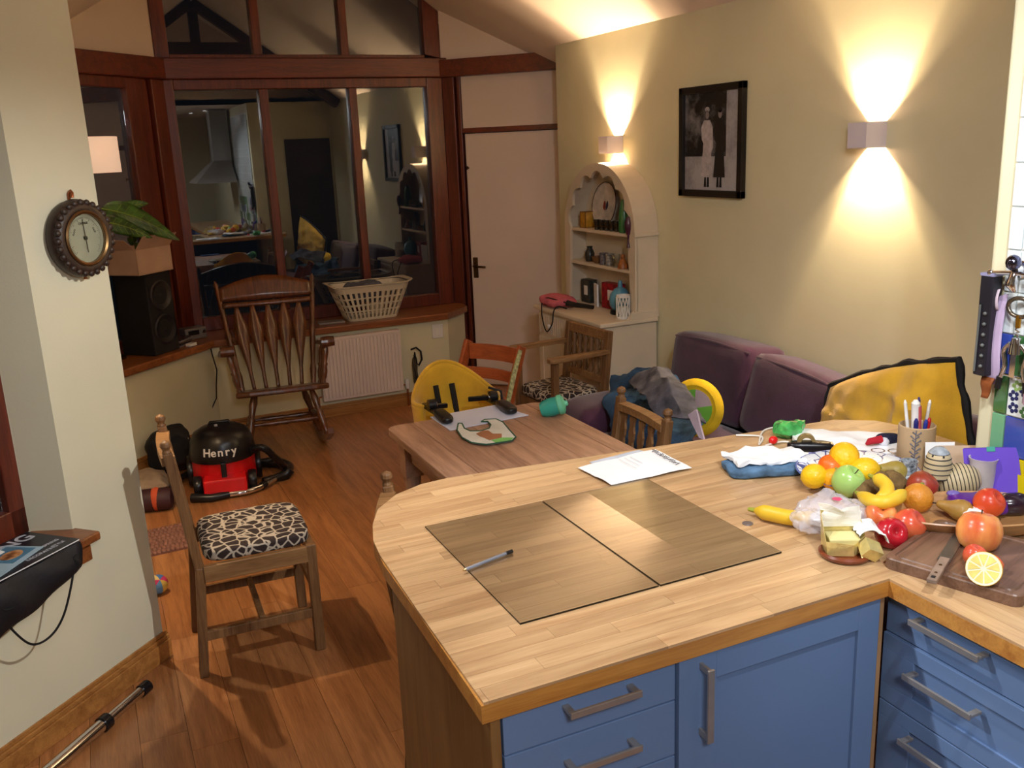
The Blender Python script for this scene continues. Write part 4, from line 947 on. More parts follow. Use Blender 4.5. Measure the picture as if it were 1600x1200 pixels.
crd=crv([onwall(*p) for p in ((114,880,-.12),(113,905,-.13),(100,960,-.12),(80,993,-.10),(52,1007,-.10),(25,990,-.11),(2,960,-.12),(-20,925,-.12))],6)
B().tube(crd,.0035,8).done('drawstring',BLKM,bg,True)
crd=crv([onwall(*p) for p in ((26,930,-.13),(25,945,-.135),(12,953,-.135),(0,950,-.13),(-15,930,-.13))],5); B().tube(crd,.0035,8).done('drawstring',BLKM,bg,True)
B().pad((-.015,-.012,-.03),(.015,.012,.02),4,4).rough(.006,40).done('knot',BLKM,bg,True).location=onwall(117,876,-.125)
mg=thing('magazine','open dark covered magazine reading LIVING on the left window sill','magazine',P0@V((-.575,-.005,.664)),math.radians(45))
B().box((-.19,-.115,0),(.165,.10,.004)).done('pages',WHT,mg,bevel=.001)
B().box((-.19,-.115,.004),(.165,.10,.0052)).done('cover',mat('magazine_cover','#20222e',.3,var=.3,scale=10),mg)
text_mesh('lettering','LIVING',.075,mat('print_white','#c8ccd8',.4),mg,T(.03,.062,.0056),.0003,1.0)
for k in range(3): text_mesh('lettering',('DECORATING','SPRING','STYLE')[k],.018,MT['print_white'],mg,T(.05+.03*k,-.085+.0*k,.0056) if k==0 else T(.115,-.02-.03*k,.0056),.0002)
lf_=thing('leaflet','pale blue leaflet with a photograph of a face on top of the magazine','leaflet',P0@V((-.60,-.03,.6705)),math.radians(58))
B().box((-.11,-.055,0),(.10,.075,.0012)).done('sheet',mat('leaflet_blue','#a9c8dc',.35),lf_)
def blotch():
    a=N('leaflet_picture'); b=a.b; b.inputs['Roughness'].default_value=.35; tc=a.n('ShaderNodeTexCoord'); no=a.n('ShaderNodeTexNoise',Scale=22.0,Detail=3.0); a.l(tc.outputs['Object'],no.inputs[0])
    rp=a.n('ShaderNodeValToRGB'); e=rp.color_ramp.elements; e[0].position=.40; e[0].color=(*hexc('#6d3f22'),1); e[1].position=.6; e[1].color=(*hexc('#d8a878'),1); x=rp.color_ramp.elements.new(.5); x.color=(*hexc('#b57a48'),1)
    a.l(no.outputs[0],rp.inputs[0]); a.l(rp.outputs[0],b.inputs['Base Color']); return a.m
B().box((-.02,-.035,.0012),(.09,.065,.0016)).done('picture_sky',mat('leaflet_sky','#4f86a8',.35),lf_)
B().prism([(.035+.038*math.cos(k*PI/8),.008+.028*math.sin(k*PI/8)) for k in range(16)],.0016,.0020).done('picture_face',blotch(),lf_)
l2=B().grid(lambda u,v:V((-.13+.26*u,-.05+.10*v,.006+.012*math.sin(PI*v)*(1-u*.3))),8,6,.0008).done('folded_letter',WHT); tag(l2,'white folded letter lying at the back of the left window sill','letter'); l2.matrix_world=P0@T(-.70,.045,.672)@RZ(.15)
# ================================================================ DRESSER CONTENTS
def at_shelf(px,py,x): p=atx(px,py,x); return p
ZT,ZM,ZL=1.2855,1.0755,.8005
lt=thing('yellow_lantern','square amber glass lantern on the top dresser shelf','lantern',(2.91,5.14,ZT))
B().box((-.035,-.035,0),(.035,.035,.004)).box((-.035,-.035,.096),(.035,.035,.10)).box((-.035,-.035,0),(-.03,-.03,.1)).box((.03,-.035,0),(.035,-.03,.1)).box((-.035,.03,0),(-.03,.035,.1)).box((.03,.03,0),(.035,.035,.1)).done('frame',mat('amber_frame','#8a5a20',.5),lt)
B().box((-.032,-.032,.004),(.032,.032,.096)).done('amber_panes',mat('amber_glass','#c8922c',.3,var=.2,scale=30),lt)
dp=thing('decorated_plate','round painted plate standing up on the top dresser shelf','plate',(2.962,4.985,ZT+.141),(0,-PI/2+.15,0))
dp.scale=(1.23,1.23,1.23)
B().lathe([(0,0),(.07,0),(.075,.006),(.112,.016),(.114,.020),(.07,.010),(0,.006)],36).done('dish',mat('plate_cream','#c9bcae',.3,var=.15,scale=25),dp,True)
B().lathe([(.108,.0178),(.111,.0195),(.114,.0205),(.114,.016)],36).done('dark_rim',mat('plate_rim_brown','#4a2c24',.4),dp,True)
for (y,z,w,h_,c) in ((-.015,-.01,.012,.032,'#2a2c48'),(.012,-.012,.012,.034,'#8a3020')):
    B().prism([(z+h_*math.cos(k*PI/6),y+w*math.sin(k*PI/6)) for k in range(12)],.0062,.0075).done('painted_figure',mat('plate_fig'+c[1:],c,.4),dp)
for k in range(5):
    t=thing('dark_shot_glass',('leftmost','second from left','middle','fourth from left','rightmost')[k]+' small dark glass in the row of five on the top dresser shelf','glass',(2.87+.004*k,4.95-.052*k,ZT),0,'dark glasses on the top dresser shelf')
    B().lathe([(0,0),(.015,0),(.016,.01),(.013,.022),(.018,.035),(.021,.062),(.019,.062),(.016,.036),(0,.03)],14).done('bowl',mat('dark_tinted_glass','#2c2418',.15,coat=.5),t,True)
    B().lathe([(.0165,.018),(.0185,.021),(.0165,.025)],14).done('gilt_band',BRA,t,True)
gc=thing('green_cactus_figure','green glass cactus figure on the top dresser shelf','figurine',(2.885,4.66,ZT))
GG=mat('green_glass','#2f6a34',.25,var=.1,coat=.4)
B().lathe([(0,0),(.032,0),(.036,.02),(.034,.08),(.03,.13),(.022,.17),(.016,.19),(0,.195)],18).done('body',GG,gc,True); B().tube([(0,-.01,.09),(0,-.05,.11),(0,-.05,.16)],[.014,.015,.010]).done('arm',GG,gc,True)
pg=thing('purple_tassel','dark purple tasselled ornament hanging from the top dresser shelf','ornament',(2.835,4.535,1.30))
MP=mat('purple_glass','#4a1830',.3,coat=.4)
B().lathe([(0,-.02),(.012,-.015),(.02,.02),(.022,.05),(.012,.085),(0,.09)],14).done('bead',MP,pg,True); B().tube([(0,0,-.01),(0,.005,-.05),(.0,.0,-.09)],[.008,.005,.012]).done('tassel',MP,pg,True)
jg=thing('dark_jug','small dark patterned jug on the middle dresser shelf','jug',(2.90,5.10,ZM))
B().lathe([(0,0),(.025,0),(.03,.02),(.031,.05),(.02,.075),(.016,.085),(.02,.095),(.017,.095),(.012,.08),(0,.075)],18).done('body',mat('dark_jug_glaze','#33332c',.3,var=.4,scale=60),jg,True); B().tube([(0,-.02,.085),(0,-.042,.07),(0,-.03,.035)],.004).done('handle',MT['dark_jug_glaze'],jg,True)
bw=thing('brown_bowl','small brown bowl on the middle dresser shelf beside the jug','bowl',(2.89,4.985,ZM)); B().lathe([(0,0),(.02,0),(.035,.02),(.04,.042),(.037,.042),(.03,.02),(0,.008)],20).done('bowl_body',mat('brown_glaze','#7a5430',.4,var=.3,scale=50),bw,True)
for k,(y,c) in enumerate(((4.90,'#6a6468'),(4.83,'#8c8680'))):
    t=thing('patterned_mug','%s on the middle dresser shelf'%('dark patterned mug' if k==0 else 'pale patterned mug right of the dark one'),'mug',(2.885,y,ZM)); B().lathe([(0,0),(.027,0),(.028,.07),(.025,.07),(.024,.005),(0,.005)],18).done('cup',mat('mug_%d'%k,c,.35,var=.45,scale=70),t,True); B().tube([(0,-.027,.055),(0,-.045,.05),(0,-.045,.025),(0,-.027,.018)],.004).done('handle',mat('mug_%d'%k,c),t,True)
t=thing('drinking_glass','clear drinking glass on the middle dresser shelf','glass',(2.88,4.755,ZM)); B().lathe([(0,0),(.024,0),(.028,.075),(.026,.075),(.0225,.006),(0,.006)],18).done('tumbler',CLEAR,t,True)
of=thing('orange_figure','small orange seated figurine on the middle dresser shelf','figurine',(2.87,4.655,ZM)); OM=mat('orange_ceramic','#a8622c',.4,var=.3,scale=40)
B().lathe([(0,0),(.032,0),(.03,.02),(.02,.045),(.014,.055),(0,.06)],14).done('body',OM,of,True); B().ball((0,0,.07),.015,2).done('head',OM,of,True)
t=thing('brown_picture_card','dark brown card leaning inside the middle dresser shelf','card',(2.955,4.63,ZM),(0,.12,0)); B().box((-.004,-.05,0),(.0,.045,.15)).done('panel',mat('brown_card','#5a3020',.6),t)
vd=thing('blue_diffuser','pale blue bottle shaped diffuser on the dresser counter','diffuser',(2.87,4.69,ZL))
B().lathe([(0,0),(.06,0),(.062,.008),(.058,.025),(0,.03)],24).done('dark_base',BLK,vd,True)
B().lathe([(.045,.026),(.062,.05),(.067,.085),(.06,.12),(.035,.15),(.015,.16),(.012,.19),(.009,.20),(0,.20)],26).lathe([(0,.026),(.045,.026)],26).done('blue_body',mat('blue_glaze','#5d9ab4',.3),vd,True)
ch=thing('candle_holder','white filigree candle holder at the right end of the dresser counter','candle holder',(2.80,4.545,ZL))
b=B().lathe([(.038,0),(.04,.004),(.04,.015),(.037,.015)],24).lathe([(.037,.125),(.04,.125),(.04,.14),(.037,.14)],24)
for k in range(12):
    a0=2*PI*k/12
    for s in (-1,1):
        P=[V((.0385*math.cos(a0+s*.52*i/6),.0385*math.sin(a0+s*.52*i/6),.012+.115*i/6)) for i in range(7)]; b.tube(P,.0028,5); b.tube([V((p.x,p.y,.139-p.z)) for p in P],.0028,5)
b.done('filigree',WHP,ch,True); B().lathe([(0,.004),(.025,.004),(.025,.07),(0,.07)],18).done('candle',mat('candle_wax','#e6dfcf',.5),ch,True)
for nm,lab,y,x,w,h_,c,ang in (('storage_tin','dark patterned tin at the back of the dresser counter',5.17,2.93,.055,.15,'#3a3c38',0),('red_box','red box leaning behind the blue diffuser',4.86,2.925,.085,.16,'#a01c24',.08)):
    t=thing(nm,lab,'tin' if 'tin' in nm else 'box',(x,y,ZL),ang); B().box((-.03,-w,0),(.03,w,h_)).done('body',mat(nm,c,.35,var=.35,scale=30),t,bevel=.004); B().box((-.0325,-w*.6,h_*.35),(-.0305,w*.2,h_*.75)).done('label_panel',WHP,t)
t=thing('white_booklet','thin white booklet between the tin and the red box','booklet',(2.895,5.02,ZL),-.3); B().box((-.005,-.045,0),(.005,.045,.14)).done('cover',WHT,t,bevel=.001)
PK=mat('pink_towel','#c4626e',.95,var=.12,scale=20,bump=.3,bscale=200)
crumple('pink folded cloth on the left end of the dresser counter','pink_cloth','cloth',(-.10,-.13,0),(.10,.13,.07),PK,8,.018,9,flat=0,M=T(2.70,5.17,.802))
hs=thing('hair_straightener','black hair straightener with a looping cable on the dresser counter','hair straightener',(0,0,0))
B().tube([(2.78,4.86,.825),(2.72,4.98,.83),(2.69,5.03,.838)],[.013,.017,.02]).done('body',BLK,hs,True)
B().tube(crv([V(p) for p in ((2.69,5.03,.838),(2.63,5.10,.86),(2.62,5.17,.86),(2.60,5.20,.83),(2.578,5.16,.74),(2.575,5.10,.66),(2.575,5.02,.72),(2.578,5.0,.80),(2.62,5.02,.825),(2.66,4.98,.812))],6),.004,7).done('cable',BLKM,hs,True)
wb=thing('wooden_trinket','small round wooden box at the right end of the dresser counter','box',(2.885,4.515,ZL)); B().lathe([(0,0),(.03,0),(.033,.01),(.03,.03),(.02,.035),(0,.037)],18).done('box_body',mat('trinket_wood','#7a5436',.5),wb,True)
# ================================================================ SOFA THINGS
NAVY=mat('blue_garment','#23466a',.9,var=.3,scale=10,bump=.3,bscale=90)
def heap(name,lab,cat,ctrl,m,seed,amp=.03,sc=7): 
    """cloth heap: soft sheet over control points (x,y,z grid rows)"""
    nu=len(ctrl)-1; nv=len(ctrl[0])-1
    def f(u,v):
        a=u*nu;b_=v*nv;i=min(int(a),nu-1);j=min(int(b_),nv-1);fa=a-i;fb=b_-j; fa=fa*fa*(3-2*fa); fb=fb*fb*(3-2*fb)
        p=(V(ctrl[i][j])*(1-fa)+V(ctrl[i+1][j])*fa)*(1-fb)+(V(ctrl[i][j+1])*(1-fa)+V(ctrl[i+1][j+1])*fa)*fb
        return p+noise.noise_vector(p*sc+V((seed,0,0)))*amp+noise.noise_vector(p*sc*3+V((seed,0,0)))*amp*.4
    o=B().grid(f,36,30).done(name,m,None,True); o.modifiers.new('s','SOLIDIFY').thickness=.008; return tag(o,lab,cat)
A=lambda x,y,X: tuple(atx(x,y,X))
heap('blue_blanket','dark blue blanket heaped on the sofa behind the slatted chair','blanket',[[A(957,592,2.36),A(1005,580,2.40),A(1062,590,2.46)],[A(948,645,2.16),A(1010,632,2.20),A(1078,640,2.28)],[A(965,705,2.06),A(1030,703,2.06),A(1092,692,2.14)]],NAVY,2,.035)
heap('grey_jacket','grey jacket thrown over the blue blanket on the sofa','jacket',[[A(985,596,2.27),A(1020,573,2.30),A(1050,580,2.34)],[A(1008,618,2.12),A(1045,602,2.14),A(1082,622,2.20)],[A(1035,652,2.06),A(1070,658,2.06),A(1098,664,2.10)]],GREY,6,.022,8)
heap('white_sleeve','pale sleeve end hanging in front of the round yellow toy','sleeve',[[A(1078,648,2.05),A(1090,640,2.05)],[A(1085,665,2.04),A(1096,665,2.04)],[A(1095,685,2.03),A(1103,688,2.03)]],mat('pale_sleeve','#b9a8b8',.9,var=.1),4,.004,9)
yt=thing('round_toy_cushion','round yellow toy cushion with a blue and green picture on the sofa','toy',atx(1088,637,2.38),(0,math.radians(-82),math.radians(28)))
yt.scale=(.8,.8,.8)
B().lathe([(0,-.03),(.12,-.035),(.155,-.02),(.165,0),(.155,.02),(.13,.03),(.11,.02),(0,.018)],36).done('yellow_disc',mat('yellow_toy_cloth','#e0b81c',.85,bump=.2),yt,True)
for (a0,a1,c) in ((0,80,'#6fae3c'),(80,150,'#24386e'),(150,215,'#5f7fb8'),(215,285,'#6fae3c'),(285,360,'#b8a0a0')):
    pts=[(0,0)]+[(.105*math.cos(math.radians(a0+(a1-a0)*k/6)),.105*math.sin(math.radians(a0+(a1-a0)*k/6))) for k in range(7)]
    B().prism(pts,.020,.026).done('picture_patch',mat('toy_patch'+c[1:],c,.85),yt)
# ================================================================ TABLE THINGS
tg_=B().prism([tuple((atz(*p,.755)).xy) for p in ((672,651),(703,672),(826,648),(775,632))][::-1],.7515,.7545).done('white_placemat',mat('placemat_white','#cfd4ea',.4,var=.01),bevel=.001); tag(tg_,'white rectangular placemat under the clips of the yellow baby seat','placemat')
bi=thing('baby_bib','white baby bib with a brown teddy patch and green trim on the table','bib',(0,0,0))
bp=[(716,662),(714,672),(722,684),(737,692),(760,695),(780,692),(800,689),(806,683),(796,672),(786,660),(775,655),(757,656),(752,659),(762,659),(767,664),(764,670),(750,674),(735,674),(726,670),(722,662)]
bw_=[atz(*p,.758).xy for p in bp]
BIBW=mat('bib_white','#dcdcd4',.9,bump=.2,bscale=200)
B().prism([tuple(p) for p in bw_],.7555,.759).done('bib_cloth',BIBW,bi)
B().tube([V((p[0],p[1],.759)) for p in bw_]+[V((*bw_[0],.759))],.0028,6).done('green_trim',mat('bib_trim','#2f5a44',.9),bi,True)
td=[(744,678),(755,673),(763,673),(770,678),(784,678),(784,684),(773,686),(765,688),(756,684),(750,682)]
B().prism([tuple(atz(*p,.759).xy) for p in td],.759,.7605).done('teddy_patch',mat('teddy_brown','#a8704c',.9,bump=.3),bi); B().prism([tuple(atz(*p,.759).xy) for p in ((768,688),(785,684),(802,684),(798,688),(775,692))],.759,.7603).done('green_patch',mat('bib_green','#7fc46a',.9),bi)
tc_=thing('teal_cup','teal and mint baby cup lying on its side at the table corner','cup',atz(862,636,.788)+V((0,0,0)),(math.radians(75),0,math.radians(60)))
TEAL=mat('teal_plastic','#2f9c8c',.35,coat=.2)
B().lathe([(0,-.045),(.026,-.045),(.034,-.03),(.038,0),(.036,.03),(.03,.032),(0,.032)],22).done('cup_body',TEAL,tc_,True); B().lathe([(.036,.025),(.041,.03),(.040,.045),(.028,.052),(.012,.056),(.010,.066),(0,.068)],22).done('lid',mat('mint_plastic','#6cc8a0',.35),tc_,True)
B().tube(crv([V((.036,0,.02)),V((.058,0,.01)),V((.056,0,-.02)),V((.034,0,-.03))],5),.006,8).done('handle',TEAL,tc_,True)
sb=B().tube(crv([hx.matrix_world@V((0,0,0))]*1+[V((0,0,0))],1) if False else [V((.19,-.03,.775)),V((.195,-.10,.66)),V((.20,-.17,.52)),V((.205,-.23,.40))],[.014,.017,.015,.018],4).done('patterned_strap',mat('pale_green_webbing','#a8a878',.9,var=.3,scale=60),hx)
# paperwork on worktop and table
def sheet(name,lab,cat,corners,z,m,curl=.006,th=.0008,seed=0):
    c=[atz(*p,z) for p in corners]
    def f(u,v):
        p=(c[0]*(1-u)+c[1]*u)*(1-v)+(c[3]*(1-u)+c[2]*u)*v; p.z=z+curl*abs(noise.noise(V((u*2+seed,v*2,seed))))*2+curl*(max(0,.25-u)*2)**2; return p
    o=B().grid(f,10,8,th).done(name,m,None,True); return tag(o,lab,cat),c
o,c=sheet('printed_letter','white printed letter lying half off the back edge of the worktop','letter',((903,731),(1024,702),(1081,731),(955,758)),.9165,WHT,.003)
INK=mat('ink','#3a3438',.6)
b=B()
for k in range(9):
    u=.80+.0*k; p=[(c[0].lerp(c[1],.93)).lerp(c[3].lerp(c[2],.90),.12+.085*k)+V((.010*math.sin(i*2.4+k),.010*math.cos(i*2.1+k),.0065+0*.001)) for i in range(5)]; b.tube(p,.0008,4)
b.done('handwriting',INK,o)
b=B()
for k in range(3):
    p0=c[0].lerp(c[1],.60-.07*k).lerp(c[3].lerp(c[2],.60-.07*k),.15); p1=c[0].lerp(c[1],.60-.07*k).lerp(c[3].lerp(c[2],.60-.07*k),.5+.08*k); b.beam(p0+V((0,0,.007)),p1+V((0,0,.007)),.0012,.0006)
b.done('print_lines',mat('faint_print','#b8bcc4',.6),o)
o,c=sheet('pale_envelope','pale blue envelope under the printed letter at the worktop edge','envelope',((921,722),(998,703),(1016,708),(935,730)),.9125,mat('envelope_blue','#c4cede',.5),.001)
bk=B().box((-.10,-.04,0),(.10,.05,.012)).done('picture_book',mat('blue_picture_cover','#5a78b8',.4,var=.6,scale=14),bevel=.002); tag(bk,'thin blue picture book on the table against the worktop','book'); place(bk,(1.27,2.36,.7515),.05)
# ================================================================ WORKTOP: PEN, COIN, FRUIT
WZ=.9105
def lay(name,lab,cat,p,q): return thing(name,lab,cat,(0,0,0))
pe=thing('ballpoint_pen','clear ballpoint pen with a black cap on the left glass pane','pen',(0,0,0))
a=V((.648,1.708,.9195)); c=V((.775,1.742,.9195)); d=(c-a)
B().tube([a,a+d*.86],.0040,8).done('barrel',mat('clear_plastic','#dfe6f4',.15,trans=.6),pe,True); B().tube([a+d*.04,a+d*.84],.0014,6).done('ink_tube',mat('ink_blue','#2c3a8a'),pe,True)
B().tube([a-d*.06,a],[.0008,.0036],8).done('tip',mat('pen_tip','#b89a6a',.3,.9),pe,True); B().tube([a+d*.86,c],.0046,8).done('cap_end',BLK,pe,True)
co=B().lathe([(0,0),(.0125,0),(.013,.0009),(.0125,.0018),(0,.0018)],24).done('coin',mat('cupronickel','#9a94a0',.35,.8),None,True); tag(co,'small silver coin on the worktop between the glass and the banana','coin'); place(co,(1.334,1.616,WZ))
def fmat(name,c1,c2,sc=3,rough=.35,bump=.0,bs=120,coat=.2):
    return mat(name,c1,rough,var=.08,scale=sc,dark=c2,bump=bump,bscale=bs,coat=coat)
LEM=fmat('lemon_peel','#f2c81c','#d9a80e',4,.4,.3,90); ORA=fmat('orange_peel','#ee8a1a','#dd6c10',4,.42,.3,90); GAP=fmat('green_apple_skin','#aed07c','#90bc5c',3,.25); KIW=fmat('kiwi_skin','#7a6038','#5a4424',30,.9,.3,200,0)
PEA=fmat('pear_skin','#b09a48','#7c6a28',9,.5,.1); BAN=fmat('banana_skin','#eecb3c','#d8ac24',5,.45); APR=mat('red_apple_skin','#e07a48',.25,var=.1,scale=6,dark='#b81c28',coat=.2); APS=mat('striped_apple_skin','#e8a458',.28,var=.1,scale=9,dark='#c43c28',stretch=(2.2,2.2,.8),coat=.2); NEC=fmat('nectarine_skin','#e8642c','#b01c20',6,.3); MAN=fmat('dark_red_skin','#a83028','#7c3a20',5,.35)
STM=mat('fruit_stem','#4a3420',.8)
def citrus(lab,p,z,r,m,cat,name,rot=(0,0,0),el=1.12,group=None):
    t=thing(name,lab,cat,atz(*p,z),rot,group)
    pr_=[(0,-r*el-.003),(r*.12,-r*el),(r*.3,-r*el*.93)]+[(r*math.cos(a),r*el*math.sin(a)) for a in [(-65+i*130/10)*PI/180 for i in range(11)]]+[(r*.3,r*el*.94),(r*.14,r*el*1.03),(0,r*el*1.05)]
    B().lathe(pr_,24).done('peel',m,t,True); B().lathe([(0,0),(.005,0),(.004,.0025),(0,.003)],8,T(0,0,r*el*1.04)).done('stem_end',mat('stem_end_green','#8a8a3a',.7),t,True); return t
def apple(lab,p,z,r,m,name='apple',rot=(0,0,0),cat='apple',stem=True):
    t=thing(name,lab,cat,atz(*p,z),rot)
    pr_=[(0,r*.62),(r*.10,r*.66),(r*.25,r*.80),(r*.45,r*.88),(r*.72,r*.76),(r*.93,r*.42),(r,r*.08),(r*.95,-r*.3),(r*.78,-r*.64),(r*.52,-r*.84),(r*.3,-r*.87),(r*.12,-r*.78),(0,-r*.74)]
    B().lathe(pr_,28).done('skin',m,t,True)
    if stem: B().tube([(0,0,r*.62),(.001,0,r*.8),(.004,.002,r*1.02)],[.0016,.0012,.0018],6).done('stem',STM,t,True)
    return t
def banana(lab,pts,rad=.0165,name='banana'):
    t=thing(name,lab,'banana',(0,0,0)); P=crv([V(p) for p in pts],6); n=len(P)
    R=[rad*(.35+.65*min(1,min(i,n-1-i)/4.0)) for i in range(n)]; B().tube(P,R,12).done('peel',BAN,t,True)
    d=(P[0]-P[1]).normalized(); B().tube([P[0],P[0]+d*.018],[rad*.36,rad*.28],6).done('stem',mat('banana_stem','#9aa03a',.6),t,True); B().tube([P[-1],P[-1]+(P[-1]-P[-2]).normalized()*.005],[rad*.33,rad*.2],6).done('dark_tip',STM,t,True); return t
def plate_mat():
    a=N('blue_patterned_china'); b=a.b; b.inputs['Roughness'].default_value=.15; tc=a.n('ShaderNodeTexCoord'); vo=a.n('ShaderNodeTexVoronoi',Scale=38.0,_feature='DISTANCE_TO_EDGE'); a.l(tc.outputs['Object'],vo.inputs['Vector'])
    rp=a.n('ShaderNodeValToRGB'); e=rp.color_ramp.elements; e[0].position=.05; e[0].color=(*hexc('#3a4a8c'),1); e[1].position=.09; e[1].color=(*hexc('#dfe6ee'),1)
    no=a.n('ShaderNodeTexNoise',Scale=18.0); a.l(tc.outputs['Object'],no.inputs['Vector']); lt_=a.n('ShaderNodeMath',_operation='GREATER_THAN'); lt_.inputs[1].default_value=.52; a.l(no.outputs[0],lt_.inputs[0])
    mx=a.n('ShaderNodeMix',_data_type='RGBA'); mx.inputs[7].default_value=(*hexc('#e2e8ee'),1); a.l(vo.outputs[0],rp.inputs[0]); a.l(rp.outputs[0],mx.inputs[6]); a.l(lt_.outputs[0],mx.inputs[0]); a.l(mx.outputs[2],b.inputs['Base Color']); return a.m
fp=thing('patterned_plate','large white plate with a blue pattern holding citrus fruit','plate',(1.762,1.70,WZ))
B().lathe([(0,0),(.085,0),(.09,.006),(.150,.026),(.156,.031),(.152,.033),(.092,.012),(0,.008)],48).done('plate_body',plate_mat(),fp,True)
B().lathe([(.150,.0325),(.1565,.0325),(.1575,.030),(.153,.028)],48).done('rim_line',mat('cobalt_rim','#5a6cae',.2),fp,True)
citrus('yellow lemon at the left edge of the patterned plate',(1272,744),.955,.032,LEM,'lemon','lemon',(1.2,.2,.6),1.05)
citrus('orange mandarin at the back left of the patterned plate',(1299,729),.972,.034,fmat('deep_orange_peel','#f0701a','#e05a10',4,.42,.3,90),'orange','mandarin',(.2,.3,0),.88)
citrus('large yellow lemon at the top of the fruit on the patterned plate',(1319,714),.995,.038,fmat('golden_peel','#f4c41c','#e0a010',4,.42,.3,90),'lemon','lemon',(1.3,.2,2.2),1.08)
citrus('small orange between the front lemon and the green apple',(1302,748),.95,.031,fmat('yellow_orange_peel','#f2ae20','#dd8e10',4,.42,.3,90),'orange','small_orange',(.3,0,0),.95)
apple('pale green apple at the front of the patterned plate',(1325,752),.962,.040,GAP,'green_apple',(.5,.3,0))
citrus('yellow lemon right of the centre of the patterned plate',(1351,735),.975,.033,LEM,'lemon','lemon',(1.35,0,1.0),1.12)
def pear(lab,p,z,r,rot,m=PEA):
    t=thing('pear',lab,'pear',atz(*p,z),rot); B().lathe([(0,-r),(r*.5,-r*.9),(r*.9,-r*.45),(r,0),(r*.88,r*.5),(r*.62,r*1.0),(r*.45,r*1.5),(r*.36,r*1.9),(r*.2,r*2.1),(0,r*2.12)],24,T(0,0,-r*.45)).done('skin',m,t,True); B().tube([(0,0,r*1.6),(.003,0,r*1.95)],.002,6).done('stem',STM,t,True); return t
pear('green speckled pear at the right of the patterned plate',(1392,735),.958,.027,(1.45,0,.95+PI))
for p,z,lab in (((1374,750),.955,'kiwi fruit behind the bananas on the patterned plate'),((1398,752),.952,'rightmost brown kiwi fruit beside the bananas'),((1352,766),.948,'kiwi fruit between the green apple and the banana')): 
    t=thing('kiwi_fruit',lab,'kiwi',atz(*p,z),(1.2,.4,p[0])); B().lathe([(0,-.033),(.012,-.031),(.021,-.020),(.0245,0),(.021,.020),(.012,.031),(0,.033)],20).done('skin',KIW,t,True); B().lathe([(0,0),(.004,0),(.003,.003),(0,.003)],8,T(0,0,.032)).done('calyx',STM,t,True)
Z=lambda px,py,z: atz(px,py,z)
banana('banana curving down from the kiwi fruit onto the front banana',[Z(1366,746,1.0),Z(1378,752,1.0),Z(1386,762,.995),Z(1382,776,.985),Z(1366,780,.975)],.0165)
banana('banana lying across the left end of the wooden dish',[Z(1342,772,.965),Z(1360,782,.975),Z(1380,785,.98),Z(1400,779,.985),Z(1413,768,.985)],.0165)
banana('banana lying alone on the worktop left of the plastic bag',[V((1.372,1.635,WZ+.019)),V((1.385,1.60,WZ+.021)),V((1.41,1.555,WZ+.021)),V((1.455,1.525,WZ+.019)),V((1.50,1.52,WZ+.019))],.0185)
di_=thing('oval_wooden_dish','long shallow oval wooden dish at the tiled wall','dish',(1.752,1.345,WZ),math.radians(-27))
DW=wood('dish_beech','#b98a58','#96683a',.4,axis=0,scale=2,coat=.2)
B().lathe([(0,0),(.55,0),(.8,.012),(.97,.040),(1.0,.046),(.98,.049),(.78,.022),(.5,.010),(0,.009)],56,Matrix.Diagonal((.212,.105,1,1))).done('dish_body',DW,di_,True)
citrus('orange standing at the left end of the wooden dish',(1434,778),.958,.035,fmat('brown_orange_peel','#d8902c','#b87420',4,.42,.3,90),'orange','orange',(.1,.2,0),1.0)
apple('dark red apple behind the orange in the wooden dish',(1441,759),.965,.036,MAN,'dark_apple',(.4,.5,0),stem=False)
pear('russet pear lying in the middle of the wooden dish',(1494,795),.95,.026,(1.45,0,.5+PI),fmat('russet_pear_skin','#b08a40','#8a6428',8,.5,.1))
apple('orange red nectarine on the purple packet',(1545,786),.968,.034,NEC,'nectarine',(.8,.3,0),'nectarine',False)
pk=thing('purple_packet','purple fruit packet with a dark aubergine in the wooden dish','packet',atz(1535,788,.948),math.radians(-30))
B().pad((-.075,-.032,-.022),(.055,.035,.022),4,8).rough(.006,30,2).done('wrapper',mat('purple_wrapper','#5a1c96',.3,var=.2,scale=12,coat=.3),pk,True)
B().lathe([(0,-.03),(.015,-.028),(.026,-.01),(.028,.02),(.02,.05),(.008,.068),(0,.07)],20,T(.06,0,.0)@RY(PI/2)).done('aubergine',mat('aubergine_skin','#2a1826',.2,coat=.5),pk,True)
B().ball((-.06,.018,.02),.016,2,scale=(1,.8,.5)).done('clear_window',mat('packet_window','#7a6ab8',.2),pk,True)
crumple('crumpled white tissue in the wooden dish below the nectarine','tissue','tissue',(-.028,-.018,-.008),(.028,.018,.012),WHT,5,.008,30,M=T(*atz(1522,802,.950)))
apple('striped apple at the back right corner of the cutting board',(1530,831),.968,.046,APS,'apple',(-.15,.25,0))
apple('striped apple behind the gold foil packet',(1376,806),.945,.036,APS,'apple',(.5,-.3,0))
apple('red apple right of the pair by the gold foil packet',(1420,820),.944,.036,APR,'apple',(.7,.5,0),stem=False)
apple('deep red apple touching the gold foil packet',(1392,833),.943,.035,fmat('deep_red_skin','#c42030','#a01420',4,.22),'apple',(1.0,-.5,0),stem=False)
cb=thing('cutting_board','dark walnut cutting board with a juice groove at the worktop corner','cutting board',(1.600,1.208,WZ),math.radians(18))
WAL=wood('walnut_board','#7c5c4a','#523828',.4,axis=0,scale=2,coat=.15)
ou=rounded(-.137,.140,-.134,.136,.020,5); b=B(); gr=[(1,0),(1,.022),(.985,.0245),(.90,.0245),(.885,.0215),(.865,.0215),(.85,.0245)]
rings=[[b.b.verts.new((p[0]*k,p[1]*k,z)) for p in ou] for k,z in gr]; n=len(ou)
